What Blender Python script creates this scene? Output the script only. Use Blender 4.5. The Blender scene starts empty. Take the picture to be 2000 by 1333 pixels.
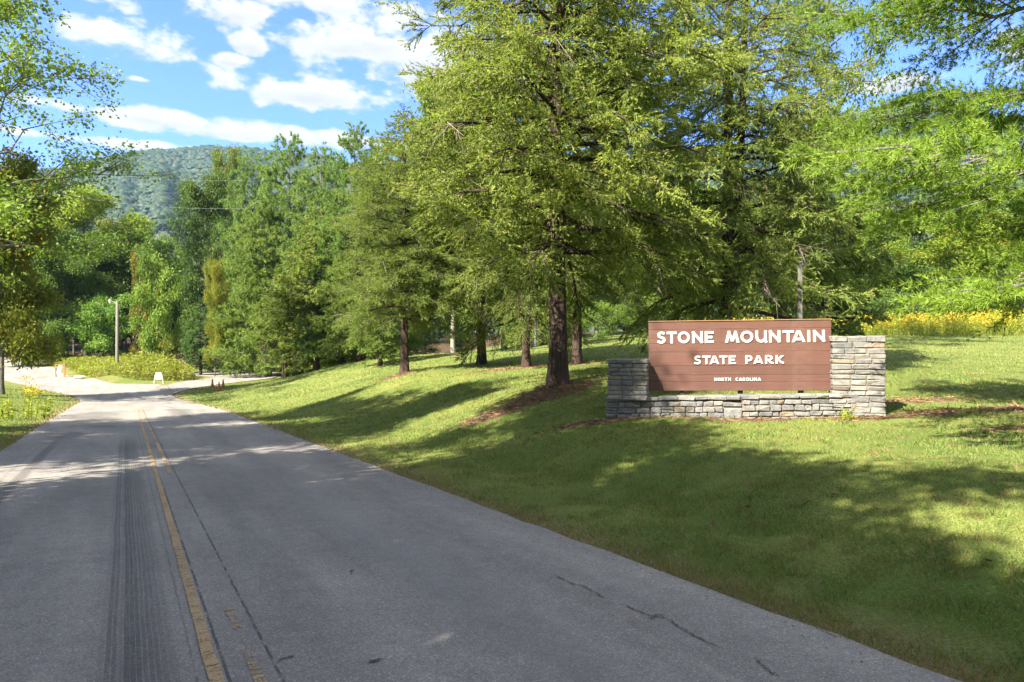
import bpy, math, random
import numpy as np
from mathutils import Vector, Matrix

SC = bpy.context.scene
COL = SC.collection
R = math.radians
F = 1333.0                       # focal length in photo pixels (2000 wide)

# ------------------------------------------------------------------ camera
cam_d = bpy.data.cameras.new('camera')
cam_d.lens = 24.0; cam_d.sensor_width = 36.0
cam_d.clip_start = 0.05; cam_d.clip_end = 9000
cam = bpy.data.objects.new('camera', cam_d); COL.objects.link(cam)
cam.location = (0, 0, 1.6); cam.rotation_euler = (R(90), 0, 0)
SC.camera = cam

# ------------------------------------------------------------------ sun, sky, exposure
SUN_EL = 43.0
SUN_AZ = 224.0                   # compass-like: measured from +Y towards +X, where the sun stands
sv = Vector((math.sin(R(SUN_AZ)) * math.cos(R(SUN_EL)), math.cos(R(SUN_AZ)) * math.cos(R(SUN_EL)), math.sin(R(SUN_EL))))
sun_d = bpy.data.lights.new('sun', 'SUN'); sun_d.energy = 2.15; sun_d.angle = R(0.5); sun_d.color = (1.0, 0.92, 0.78)
sun = bpy.data.objects.new('sun', sun_d); COL.objects.link(sun)
sun.rotation_euler = (-sv).to_track_quat('-Z', 'Y').to_euler(); sun.location = (0, 0, 60)

SC.view_settings.view_transform = 'Standard'
SC.view_settings.look = 'None'
SC.view_settings.exposure = 3.3
SC.view_settings.gamma = 1.0
SC.view_settings.use_curve_mapping = False
SC.render.engine = 'CYCLES'
SC.cycles.use_denoising = True
SC.cycles.max_bounces = 6; SC.cycles.diffuse_bounces = 3; SC.cycles.transmission_bounces = 4
SC.cycles.transparent_max_bounces = 6; SC.cycles.volume_bounces = 0

class NT:
    """small helper to write node trees"""
    def __init__(s, nt): s.nt = nt; s.n = nt.nodes; s.l = nt.links
    def new(s, t, **kw):
        n = s.n.new(t)
        for k, v in kw.items(): setattr(n, k, v)
        return n
    def put(s, sock, v):
        if hasattr(v, 'is_output') or isinstance(v, bpy.types.NodeSocket): s.l.new(v, sock)
        elif v is not None: sock.default_value = v
    def math(s, op, a, b=None, c=None, clamp=False):
        n = s.new('ShaderNodeMath', operation=op); n.use_clamp = clamp
        s.put(n.inputs[0], a)
        if b is not None: s.put(n.inputs[1], b)
        if c is not None: s.put(n.inputs[2], c)
        return n.outputs[0]
    def vmath(s, op, a, b=None):
        n = s.new('ShaderNodeVectorMath', operation=op); s.put(n.inputs[0], a)
        if b is not None: s.put(n.inputs[1], b)
        return n.outputs['Value'] if op in ('DOT_PRODUCT', 'LENGTH') else n.outputs[0]
    def mix(s, f, a, b, mode='MIX'):
        n = s.new('ShaderNodeMix', data_type='RGBA', blend_type=mode)
        s.put(n.inputs[0], f); s.put(n.inputs[6], a); s.put(n.inputs[7], b)
        return n.outputs[2]
    def noise(s, vec, scale, detail=4, rough=0.55, dist=0.0, col=False):
        n = s.new('ShaderNodeTexNoise'); s.put(n.inputs['Vector'], vec)
        n.inputs['Scale'].default_value = scale; n.inputs['Detail'].default_value = detail
        n.inputs['Roughness'].default_value = rough; n.inputs['Distortion'].default_value = dist
        return n.outputs['Color' if col else 'Fac']
    def step(s, x, lo, hi):
        n = s.new('ShaderNodeMapRange', interpolation_type='SMOOTHSTEP'); s.put(n.inputs[0], x)
        s.put(n.inputs[1], lo); s.put(n.inputs[2], hi)
        return n.outputs[0]
    def ramp(s, f, stops):
        n = s.new('ShaderNodeValToRGB'); s.put(n.inputs[0], f)
        e = n.color_ramp.elements
        while len(e) < len(stops): e.new(0.5)
        for k, (p, c) in enumerate(stops): e[k].position = p; e[k].color = (*c, 1)
        return n.outputs[0]
    def sep(s, v):
        n = s.new('ShaderNodeSeparateXYZ'); s.put(n.inputs[0], v); return n.outputs
    def comb(s, x, y, z):
        n = s.new('ShaderNodeCombineXYZ'); s.put(n.inputs[0], x); s.put(n.inputs[1], y); s.put(n.inputs[2], z); return n.outputs[0]

world = bpy.data.worlds.new('World'); SC.world = world; world.use_nodes = True
def build_world():
    t = NT(world.node_tree); t.n.clear()
    sky = t.new('ShaderNodeTexSky', sky_type='NISHITA'); sky.sun_disc = False
    sky.sun_elevation = R(SUN_EL); sky.sun_rotation = R(SUN_AZ)
    sky.air_density = 1.0; sky.dust_density = 0.35; sky.ozone_density = 3.0; sky.altitude = 400
    skyc = sky.outputs[0]
    d = t.new('ShaderNodeTexCoord').outputs['Generated']
    x, y, z = t.sep(d)
    az = t.math('ARCTAN2', x, y); el = t.math('ARCSINE', z)
    ae = t.comb(az, t.math('MULTIPLY', el, 2.0), 0.0)
    n1 = t.noise(ae, 11.0, 8, 0.6)
    n2 = t.noise(t.comb(az, t.math('MULTIPLY', el, 1.6), 3.7), 26.0, 5, 0.6)
    n3 = t.noise(t.comb(az, t.math('MULTIPLY', el, 2.6), 9.1), 5.0, 3, 0.5)
    wob = t.math('ADD', t.math('MULTIPLY', t.math('SUBTRACT', n1, 0.5), 4.6), t.math('MULTIPLY', t.math('SUBTRACT', n2, 0.5), 2.8))
    wob = t.math('ADD', wob, 0.25)
    # named clouds: photo-measured bearing / elevation / half sizes
    cl = [(262, 78, 125, 42), (225, 12, 60, 22), (455, 22, 110, 34), (610, 6, 170, 30), (690, 85, 170, 62), (800, 110, 150, 70), (590, 182, 215, 36),
          (330, 236, 125, 20), (490, 262, 290, 22), (95, 203, 75, 14), (492, 88, 36, 26), (460, 122, 50, 14), (265, 154, 26, 7),
          (1990, 100, 60, 40), (1750, 165, 120, 16), (250, 285, 260, 14), (-160, 120, 140, 50), (2200, 60, 140, 50), (1500, -90, 240, 60), (520, -120, 260, 60), (950, 190, 180, 30)]
    dens = None; shade = None
    for (px, py, wx, wy) in cl:
        a0 = math.atan((px - 1000) / F); ca = math.cos(a0)
        e0 = math.atan((666 - py) / F * ca)
        wa = wx / F * ca * ca; we = wy / F * ca
        da = t.math('DIVIDE', t.math('SUBTRACT', az, a0), wa)
        de = t.math('DIVIDE', t.math('SUBTRACT', el, e0), we)
        low = t.math('MULTIPLY', t.math('MINIMUM', de, 0.0), -0.5)          # flatter, firmer bases
        r2 = t.math('ADD', t.math('MULTIPLY', da, da), t.math('ADD', t.math('MULTIPLY', de, de), low))
        f = t.math('SUBTRACT', 1.0, r2)
        f = t.math('MAXIMUM', f, -3.0)
        dens = f if dens is None else t.math('SMOOTH_MAX', dens, f, 0.35)
        s = t.math('MULTIPLY', t.math('MAXIMUM', f, 0.0), t.math('SUBTRACT', 0.25, de))
        shade = s if shade is None else t.math('MAXIMUM', shade, s)
    # unseen rest of the sky: broken cloud, thickened to whiten and fill the shade
    gen = t.math('MULTIPLY', t.math('SUBTRACT', n3, 0.40), 9.0)
    out = t.math('MAXIMUM', t.step(t.math('ABSOLUTE', az), 0.82, 1.0), t.step(el, 0.62, 0.75))
    gen = t.math('SUBTRACT', t.math('MULTIPLY', gen, out), t.math('MULTIPLY', t.math('SUBTRACT', 1.0, out), 3.0))
    gen = t.math('SUBTRACT', gen, t.math('MULTIPLY', t.step(el, 0.02, -0.05), 6.0))
    dens = t.math('MAXIMUM', dens, gen)
    cov = t.step(t.math('ADD', dens, wob), 0.0, 1.0)
    sh = t.math('ADD', t.math('MULTIPLY', shade, 0.75), t.math('MULTIPLY', t.math('SUBTRACT', n1, 0.47), 1.5), clamp=True)
    ccol = t.mix(sh, (1.86, 1.86, 1.87, 1), (0.96, 1.04, 1.34, 1))
    # sky blue, a touch deeper than the bare model so it reads as the photograph's azure
    skyb = t.mix(1.0, skyc, (0.35, 0.45, 0.76, 1), 'MULTIPLY')
    col = t.mix(cov, skyb, ccol)
    bg = t.new('ShaderNodeBackground'); t.put(bg.inputs[0], col); bg.inputs[1].default_value = 0.062
    o = t.new('ShaderNodeOutputWorld'); t.l.new(bg.outputs[0], o.inputs[0])
build_world()

# ------------------------------------------------------------------ object helpers
def link(o, parent=None):
    COL.objects.link(o)
    if parent is not None: o.parent = parent
    return o
def tag(o, label=None, cat=None, group=None, kind=None):
    if label: o['label'] = label
    if cat: o['category'] = cat
    if group: o['group'] = group
    if kind: o['kind'] = kind
    return o
def thing(name, label, cat, loc=(0, 0, 0), rz=0.0, group=None):
    o = bpy.data.objects.new(name, None); o.empty_display_size = 0.2
    link(o); o.location = loc; o.rotation_euler = (0, 0, rz)
    return tag(o, label, cat, group)
def mesh(name, V, Fs, mat=None, tint=None, smooth=False, extra=None):
    V = np.asarray(V, np.float32)
    if not isinstance(Fs, (list, tuple)): Fs = [Fs]
    Fs = [np.asarray(f, np.int32) for f in Fs if len(f)]
    me = bpy.data.meshes.new(name)
    me.vertices.add(len(V)); me.vertices.foreach_set('co', V.ravel())
    nl = sum(f.size for f in Fs); npoly = sum(len(f) for f in Fs)
    me.loops.add(nl); me.loops.foreach_set('vertex_index', np.concatenate([f.ravel() for f in Fs]))
    starts = []; o = 0
    for f in Fs:
        starts.append(o + np.arange(len(f)) * f.shape[1]); o += f.size
    me.polygons.add(npoly); me.polygons.foreach_set('loop_start', np.concatenate(starts).astype(np.int32))
    if tint is not None:
        a = me.attributes.new('tint', 'FLOAT', 'POINT'); a.data.foreach_set('value', np.asarray(tint, np.float32))
    for k, v in (extra or {}).items():
        a = me.attributes.new(k, 'FLOAT', 'POINT'); a.data.foreach_set('value', np.asarray(v, np.float32))
    me.update(calc_edges=True); me.validate()
    me.polygons.foreach_set('use_smooth', np.full(len(me.polygons), bool(smooth)))
    if mat: me.materials.append(mat)
    return me
def obj(name, me, parent=None):
    o = bpy.data.objects.new(name, me); return link(o, parent)
class Acc:
    def __init__(s): s.V = []; s.Q = []; s.T = []; s.n = 0; s.t = []
    def add(s, V, Q=None, T=None, tint=0.5):
        V = np.asarray(V, float).reshape(-1, 3)
        if Q is not None and len(Q): s.Q.append(np.asarray(Q, int) + s.n)
        if T is not None and len(T): s.T.append(np.asarray(T, int) + s.n)
        s.V.append(V); s.n += len(V)
        s.t.append(np.broadcast_to(np.asarray(tint, float), (len(V),)))
    def box(s, c, d, rot=None, tint=0.5):
        c = np.asarray(c, float); h = np.asarray(d, float) / 2
        P = np.array([[i, j, k] for i in (-1, 1) for j in (-1, 1) for k in (-1, 1)], float) * h
        if rot is not None: P = P @ np.asarray(rot).T
        s.add(P + c, Q=[[0, 1, 3, 2], [4, 6, 7, 5], [0, 4, 5, 1], [2, 3, 7, 6], [0, 2, 6, 4], [1, 5, 7, 3]], tint=tint)
    def mesh(s, name, mat, smooth=False):
        Fs = []
        if s.Q: Fs.append(np.concatenate(s.Q))
        if s.T: Fs.append(np.concatenate(s.T))
        return mesh(name, np.concatenate(s.V), Fs, mat, np.concatenate(s.t), smooth)
    def obj(s, name, mat, parent=None, smooth=False): return obj(name, s.mesh(name, mat, smooth), parent)
def rotz(a):
    c, s = math.cos(a), math.sin(a); return np.array([[c, -s, 0], [s, c, 0], [0, 0, 1.0]])
def norm(a): return a / np.maximum(np.linalg.norm(a, axis=-1, keepdims=True), 1e-9)

def tubes(P0, P1, R0, R1, k=5):
    P0 = np.asarray(P0, float).reshape(-1, 3); P1 = np.asarray(P1, float).reshape(-1, 3); n = len(P0)
    D = norm(P1 - P0)
    ref = np.where(np.abs(D[:, 2:3]) > 0.9, np.array([[1.0, 0, 0]]), np.array([[0, 0, 1.0]]))
    A = norm(np.cross(D, ref)); B = np.cross(D, A)
    th = np.arange(k) / k * 2 * np.pi
    ring = np.cos(th)[None, :, None] * A[:, None] + np.sin(th)[None, :, None] * B[:, None]
    R0 = np.broadcast_to(R0, (n,)); R1 = np.broadcast_to(R1, (n,))
    V = np.concatenate([P0[:, None] + ring * R0[:, None, None], P1[:, None] + ring * R1[:, None, None]], 1).reshape(-1, 3)
    j = np.arange(k); jn = (j + 1) % k
    q = np.stack([j, jn, jn + k, j + k], 1)
    return V, (np.arange(n)[:, None, None] * 2 * k + q[None]).reshape(-1, 4)
def trunk_tube(P, Rr, k=12, flute=0.0, seed=0, close=True):
    P = np.asarray(P, float); m = len(P); rng = np.random.default_rng(seed)
    T = np.gradient(P, axis=0); T = norm(T)
    A = norm(np.cross(T, np.array([[0, 1.0, 0.03]]))); B = np.cross(T, A)
    th = np.arange(k) / k * 2 * np.pi
    ph = rng.uniform(0, 6.28)
    rr = np.asarray(Rr)[:, None] * (1 + np.asarray(flute).reshape(-1, 1) * (0.6 * np.cos(5 * th + ph) + 0.4 * np.cos(3 * th + 1.3 * ph))[None] + 0.05 * rng.normal(size=(m, k)))
    V = (P[:, None] + rr[..., None] * (np.cos(th)[None, :, None] * A[:, None] + np.sin(th)[None, :, None] * B[:, None])).reshape(-1, 3)
    i = np.arange(m - 1)[:, None] * k; j = np.arange(k)[None]; jn = (j + 1) % k
    return V, np.stack([i + j, i + jn, i + k + jn, i + k + j], -1).reshape(-1, 4)

# ------------------------------------------------------------------ materials
def mat(name): 
    m = bpy.data.materials.new(name); m.use_nodes = True
    t = NT(m.node_tree); b = t.n['Principled BSDF']; return m, t, b
def bump(t, b, h, strength=0.4, dist=0.02):
    n = t.new('ShaderNodeBump'); n.inputs['Strength'].default_value = strength; n.inputs['Distance'].default_value = dist
    t.put(n.inputs['Height'], h); t.l.new(n.outputs[0], b.inputs['Normal'])
def plain(name, c, rough=0.6, var=0.25, scale=8.0, metal=0.0, bs=0.2):
    m, t, b = mat(name); o = t.new('ShaderNodeTexCoord').outputs['Object']
    n = t.noise(o, scale, 5, 0.6)
    t.put(b.inputs['Base Color'], t.mix(n, tuple(v * (1 - var) for v in c) + (1,), tuple(min(1, v * (1 + var)) for v in c) + (1,)))
    b.inputs['Roughness'].default_value = rough; b.inputs['Metallic'].default_value = metal
    bump(t, b, t.noise(o, scale * 6, 4, 0.6), bs, 0.01); return m
def foliage(name, dark, light, accent=None, trans=0.35, acc_at=0.93):
    """leaf colour by per-leaf tint, multiplied by the object's own colour"""
    m, t, b = mat(name)
    a = t.new('ShaderNodeAttribute', attribute_name='tint').outputs['Fac']
    stops = [(0.0, dark), (0.75, light)]
    if accent: stops += [(acc_at, light), (min(1.0, acc_at + 0.03), accent)]
    c = t.ramp(a, stops)
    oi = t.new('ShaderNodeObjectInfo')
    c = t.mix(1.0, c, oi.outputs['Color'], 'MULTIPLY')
    t.put(b.inputs['Base Color'], c); b.inputs['Roughness'].default_value = 0.55
    b.inputs['Specular IOR Level'].default_value = 0.25
    tr = t.new('ShaderNodeBsdfTranslucent'); t.put(tr.inputs[0], t.mix(1.0, c, (1.15, 1.2, 0.6, 1), 'MULTIPLY'))
    mx = t.new('ShaderNodeMixShader'); mx.inputs[0].default_value = trans
    t.l.new(b.outputs[0], mx.inputs[1]); t.l.new(tr.outputs[0], mx.inputs[2])
    t.l.new(mx.outputs[0], t.n['Material Output'].inputs[0]); return m
def bark(name, c, c2):
    m, t, b = mat(name); o = t.new('ShaderNodeTexCoord').outputs['Object']
    v = t.vmath('MULTIPLY', o, (1, 1, 0.12))
    n = t.noise(v, 22, 5, 0.65); n2 = t.noise(o, 3.0, 3)
    t.put(b.inputs['Base Color'], t.mix(t.step(t.math('ADD', n, t.math('MULTIPLY', n2, 0.3)), 0.45, 0.85), (*c, 1), (*c2, 1)))
    b.inputs['Roughness'].default_value = 0.9
    bump(t, b, n, 1.0, 0.05); return m

M = {}
M['cedar'] = foliage('cedar_foliage', (0.108, 0.158, 0.042), (0.268, 0.325, 0.090), (0.28, 0.19, 0.08), 0.48)
M['pine'] = foliage('pine_needles', (0.125, 0.190, 0.048), (0.280, 0.350, 0.076), (0.25, 0.20, 0.04), 0.42)
M['leaf'] = foliage('broad_leaves', (0.085, 0.140, 0.030), (0.230, 0.285, 0.058), (0.26, 0.17, 0.04), 0.42)
M['autumn'] = foliage('turning_leaves', (0.080, 0.110, 0.020), (0.220, 0.205, 0.035), (0.34, 0.16, 0.03), 0.42, 0.90)
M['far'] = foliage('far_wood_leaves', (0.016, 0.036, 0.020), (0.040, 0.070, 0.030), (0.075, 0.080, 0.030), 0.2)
M['weed'] = foliage('weed_leaves', (0.150, 0.190, 0.026), (0.320, 0.360, 0.042), (0.30, 0.25, 0.11), 0.40, 0.90)
M['gold'] = foliage('goldenrod_flowers', (0.42, 0.29, 0.02), (0.62, 0.45, 0.03), None, 0.2)
M['grass'] = foliage('grass_blades', (0.112, 0.180, 0.044), (0.245, 0.292, 0.080), (0.27, 0.21, 0.09), 0.35, 0.88)
M['dead'] = foliage('dry_brush', (0.12, 0.08, 0.05), (0.26, 0.18, 0.11), None, 0.1)
M['bark_red'] = bark('cedar_bark', (0.022, 0.014, 0.010), (0.088, 0.052, 0.036))
M['bark_grey'] = bark('grey_bark', (0.055, 0.048, 0.040), (0.200, 0.180, 0.155))
M['bark_pale'] = bark('pale_bark', (0.16, 0.14, 0.11), (0.42, 0.38, 0.32))
M['twig'] = plain('dead_twigs', (0.20, 0.165, 0.125), 0.8)
M['white'] = plain('white_paint', (0.60, 0.60, 0.58), 0.55, 0.08, 9)
M['pole'] = plain('weathered_pole_wood', (0.15, 0.135, 0.11), 0.85, 0.3, 6)
M['pole_old'] = plain('old_grey_pole_wood', (0.085, 0.082, 0.070), 0.9, 0.35, 6)
M['post'] = plain('brown_post_wood', (0.33, 0.17, 0.08), 0.8, 0.3, 9)
M['darkpost'] = plain('dark_post', (0.03, 0.024, 0.02), 0.8)
M['black'] = plain('black_panel', (0.022, 0.024, 0.028), 0.5)
M['cone'] = plain('faded_cone_plastic', (0.30, 0.065, 0.04), 0.6, 0.2)
M['conetop'] = plain('dark_cone_collar', (0.16, 0.06, 0.05), 0.6)
M['metal'] = plain('grey_metal', (0.45, 0.46, 0.47), 0.4, 0.1, 6, 0.6)
M['concrete'] = plain('pale_concrete', (0.33, 0.32, 0.29), 0.9)
M['wire'] = plain('wire_metal', (0.25, 0.25, 0.25), 0.6)

# ------------------------------------------------------------------ the lie of the land
DR = np.array([-0.494, 0.8695]); NR = np.array([0.8695, 0.494])      # along / across the road
def plane(y): return -1.6 - 0.048 * y
ctrl = []
def cp(x, y, z): ctrl.append((x, y, z))
def road_xy(t, c): p = t * DR + c * NR; return p[0], p[1]
for tt in np.arange(-40, 43, 3.5):
    for c, dz in ((-2.3, 0), (0.8, 0.0), (3.2, 0), (3.9, 0)):
        x, y = road_xy(tt, c); cp(x, y, plane(y) + dz)
for tt in np.arange(-40, 37, 9.0):
    x, y = road_xy(tt, -4.2); cp(x, y, plane(y) + 0.06)
    x, y = road_xy(tt, -9); cp(x, y, plane(y) + 0.45)
    x, y = road_xy(tt, -18); cp(x, y, plane(y) + 1.2)
LE = [(-25.6, 40.5, -3.56), (-29, 45, -3.62), (-33.2, 49.2, -3.62), (-38, 54, -3.60), (-44.9, 60.6, -3.5), (-56, 70, -3.1), (-75, 84, -2.4), (-110, 100, -1.6)]
RE = [(-22.8, 45.7, -3.6), (-26, 51, -3.6), (-29.5, 56.5, -3.6), (-33.8, 57.8, -3.6), (-38.7, 62, -3.5), (-44.9, 68.7, -3.4), (-54, 78.4, -3.0), (-63.6, 87.7, -2.5), (-100, 112, -1.7)]
OUT = [(-22.8, 45.7, -3.6), (-23.9, 50.2, -3.6), (-24.0, 55, -3.55), (-23.2, 58.3, -3.5), (-22.4, 63.4, -3.45), (-23.1, 68, -3.4), (-26, 73.8, -3.35), (-31.5, 77, -3.35), (-39, 77, -3.4)]
INN = [(-26.5, 50.5, -3.6), (-27.5, 54, -3.6), (-28.3, 57, -3.57), (-28.7, 59, -3.55), (-28.2, 62, -3.48), (-28.1, 64.8, -3.45), (-29.5, 66.8, -3.43), (-31.5, 68, -3.42), (-39, 71, -3.4)]
for q in LE + RE + OUT + INN: cp(*q)
for q in [(-27, 40, -3.35), (-33, 44, -3.3), (-42, 50, -3.1), (-36, 62, -3.0), (-33, 64, -3.0), (-48, 76, -2.7), (-60, 90, -1.9), (-40, 86, -2.6), (-26, 84, -2.9), (-14, 78, -2.7),
          (1.9, 13.9, -1.62), (4.6, 13.6, -1.56), (7.3, 13.3, -1.47), (10, 13.4, -1.36), (17, 16, -1.2), (22, 30, -0.75), (15, 24, -0.95), (37, 48, 0.35), (27.7, 50, 0.4), (18, 55, 0.45), (11.6, 62, 0.5), (5.9, 60, -0.1), (0, 58, -0.95),
          (-11.7, 52, -1.5), (-12.7, 47, -1.95), (-16.8, 56, -2.9), (-17.5, 50, -2.95), (-19.6, 45, -3.45), (-14.8, 38, -3.25), (-10.2, 34, -2.65), (-6.75, 30, -2.1), (-4.2, 28, -1.55), (-4.8, 30, -1.4),
          (-1.4, 19, -1.9), (0, 20, -1.45), (1.2, 18.6, -1.2), (1.1, 16, -1.58), (-1.5, 33, -1.15), (0.63, 30, -1.15), (2.75, 29, -1.0), (-4, 47, -0.95), (6, 22, -0.95), (9, 40, -0.3), (-9, 60, -1.6), (6.1, 11.6, -1.62),
          (0, 90, 0.2), (40, 85, 1.8), (70, 60, 2.2), (30, 5, -0.6), (20, -10, -0.4), (60, 20, 0.6), (-50, 30, -2.2), (-70, 60, -2.0), (-45, 5, -1.0), (-90, 120, -0.5), (-30, 120, -1.0), (30, 130, 2.0), (90, 120, 3.0),
          (-40, -35, 0.5), (0, -50, 0.9), (40, -45, 0.8), (120, 0, 1.5), (-120, 0, 0.5), (-120, 60, -1), (0, 180, 2.0), (-120, 170, 1.0), (120, 180, 4.0)]: cp(*q)
for tt in np.arange(-30, 26, 5.0):           # verge, little ditch and bank on the right of the road
    for c, dz in ((4.9, 0.08), (5.8, -0.08 + 0.16 * min(max((tt - 8) / 12, 0), 1)), (6.7, 0.25)):
        x, y = road_xy(tt, c); cp(x, y, plane(y) + dz)
for tt in np.arange(-30, 1, 10.0):
    x, y = road_xy(tt, 11); cp(x, y, plane(y) + 0.55)
ctrl = np.array(ctrl)
_, ui = np.unique(np.round(ctrl[:, :2], 1), axis=0, return_index=True); ctrl = ctrl[ui]
def tps(r2): return np.where(r2 > 1e-9, 0.5 * r2 * np.log(np.maximum(r2, 1e-9)), 0.0)
_S = 30.0
_cx = ctrl[:, :2] / _S
_K = tps(((_cx[:, None] - _cx[None]) ** 2).sum(-1)) + np.eye(len(_cx)) * 5e-5
_P = np.c_[np.ones(len(_cx)), _cx]
_A = np.block([[_K, _P], [_P.T, np.zeros((3, 3))]])
_w = np.linalg.solve(_A, np.r_[ctrl[:, 2], 0, 0, 0])
def G(x, y):
    """height of the land"""
    x = np.atleast_1d(np.asarray(x, float)); y = np.atleast_1d(np.asarray(y, float)); sh = x.shape
    xf, yf = x.ravel(), y.ravel(); out = np.empty(len(xf))
    for i in range(0, len(xf), 20000):
        q = np.c_[xf[i:i + 20000], yf[i:i + 20000]] / _S
        r2 = ((q[:, None] - _cx[None]) ** 2).sum(-1)
        z = tps(r2) @ _w[:-3] + np.c_[np.ones(len(q)), q] @ _w[-3:]
        # the carriageway itself is a true slope
        gx, gy = q[:, 0] * _S, q[:, 1] * _S; cc = gx * NR[0] + gy * NR[1]; tt = gx * DR[0] + gy * DR[1]
        ss = lambda v: np.clip(v, 0, 1) ** 2 * (3 - 2 * np.clip(v, 0, 1))
        wr = ss((cc + 3.4) / 0.9) * ss((4.9 - cc) / 1.0) * ss((41 - tt) / 8) * ss((tt + 44) / 6)
        z = z * (1 - wr) + plane(gy) * wr
        rad = np.hypot(q[:, 0] * _S, q[:, 1] * _S - 40)
        f = np.clip((rad - 110) / 120, 0, 1); f = f * f * (3 - 2 * f)
        out[i:i + 20000] = np.clip(z, -6, 7) * (1 - f) + 2.0 * f
    return out.reshape(sh) + 1.6
def g1(x, y): return float(G(x, y)[0])
def at(px, d): x = (px - 1000) / F * d; return x, d, g1(x, d)

def catmull(P, n):
    P = np.asarray(P, float); 
    seg = np.r_[0, np.cumsum(np.linalg.norm(np.diff(P, axis=0), axis=1))]
    u = np.linspace(0, seg[-1], n); o = np.empty((n, P.shape[1]))
    T = np.gradient(P, seg, axis=0)
    k = np.clip(np.searchsorted(seg, u, side='right') - 1, 0, len(P) - 2)
    h = seg[k + 1] - seg[k]; s = ((u - seg[k]) / h)[:, None]; h = h[:, None]
    return (2 * s**3 - 3 * s**2 + 1) * P[k] + (s**3 - 2 * s**2 + s) * h * T[k] + (-2 * s**3 + 3 * s**2) * P[k + 1] + (s**3 - s**2) * h * T[k + 1]
lft = [road_xy(tt, -2.2) for tt in (-40, -25, -10, 0, 10, 20, 30, 40)] + [q[:2] for q in LE]
rgt = [road_xy(tt, 3.75) for tt in (-40, -25, -10, 0, 10, 20, 30)] + [road_xy(38, 3.5), road_xy(45, 3.0)] + [q[:2] for q in RE]
# main road: pair the edges station by station so that cross lines stay square to it
def strip_edges(a, b, n): return catmull(a, n), catmull(b, n)
La, Rb = strip_edges(lft, rgt, 420)
Oa, Ib = strip_edges([q[:2] for q in INN], [q[:2] for q in OUT], 110)
def inside(poly, x, y):
    poly = np.asarray(poly); r = np.zeros(x.shape, bool); n = len(poly)
    for i in range(n):
        x0, y0 = poly[i]; x1, y1 = poly[(i + 1) % n]
        if y0 == y1: continue
        c = (y0 > y) != (y1 > y)
        r ^= c & (x < (x1 - x0) * (y - y0) / (y1 - y0) + x0)
    return r
poly_main = np.r_[La[::3], Rb[::-3]]; poly_loop = np.r_[Oa[::3], Ib[::-3]]
def on_road(x, y): return inside(poly_main, x, y) | inside(poly_loop, x, y)
def seg_dist(poly, x, y):
    d = np.full(x.shape, 1e9)
    for i in range(len(poly) - 1):
        ax, ay = poly[i]; bx, by = poly[i + 1]
        l2 = (bx - ax) ** 2 + (by - ay) ** 2 + 1e-9
        t = np.clip(((x - ax) * (bx - ax) + (y - ay) * (by - ay)) / l2, 0, 1)
        d = np.minimum(d, np.hypot(x - ax - t * (bx - ax), y - ay - t * (by - ay)))
    return d
edge_lines = [La[::6], Rb[::6], Oa[::5], Ib[::5]]
def edge_dist(x, y): return np.minimum.reduce([seg_dist(e, x, y) for e in edge_lines])

# patches of bare soil / pine straw (x, y, rx, ry, rot)
SOIL = [(1.1, 18.0, 1.5, 1.0, 0.5), (-0.4, 16.9, 1.3, 0.6, 0.55), (-4.9, 29.8, 0.9, 0.7, 0), (-1.5, 32.9, 0.9, 0.6, 0), (0.5, 29.4, 1.3, 0.8, 0.4), (-0.6, 28.2, 1.3, 0.3, 0.5), (2.9, 28.9, 0.9, 0.7, 0), (-4, 46.8, 0.9, 0.7, 0),
        (1.6, 13.85, 0.8, 0.3, 0.0), (4.3, 13.6, 2.6, 0.16, -0.11), (6.9, 13.2, 1.0, 0.2, -0.12), (8.3, 13.5, 0.7, 0.3, 0), (10.3, 13.6, 1.2, 0.45, 0), (8.4, 11.4, 0.6, 0.2, -0.1), (5.0, 15.3, 2.2, 0.5, 0), (5.9, 22, 1.8, 1.3, 0), (9.0, 15.0, 1.2, 0.4, 0.1)]
def soil_mask(x, y):
    s = np.zeros(x.shape)
    for (cx, cy, rx, ry, a) in SOIL:
        c, sn = math.cos(a), math.sin(a); u = ((x - cx) * c + (y - cy) * sn) / rx; v = (-(x - cx) * sn + (y - cy) * c) / ry
        s = np.maximum(s, np.clip(1.35 - np.hypot(u, v), 0, 1))
    return s

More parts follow.
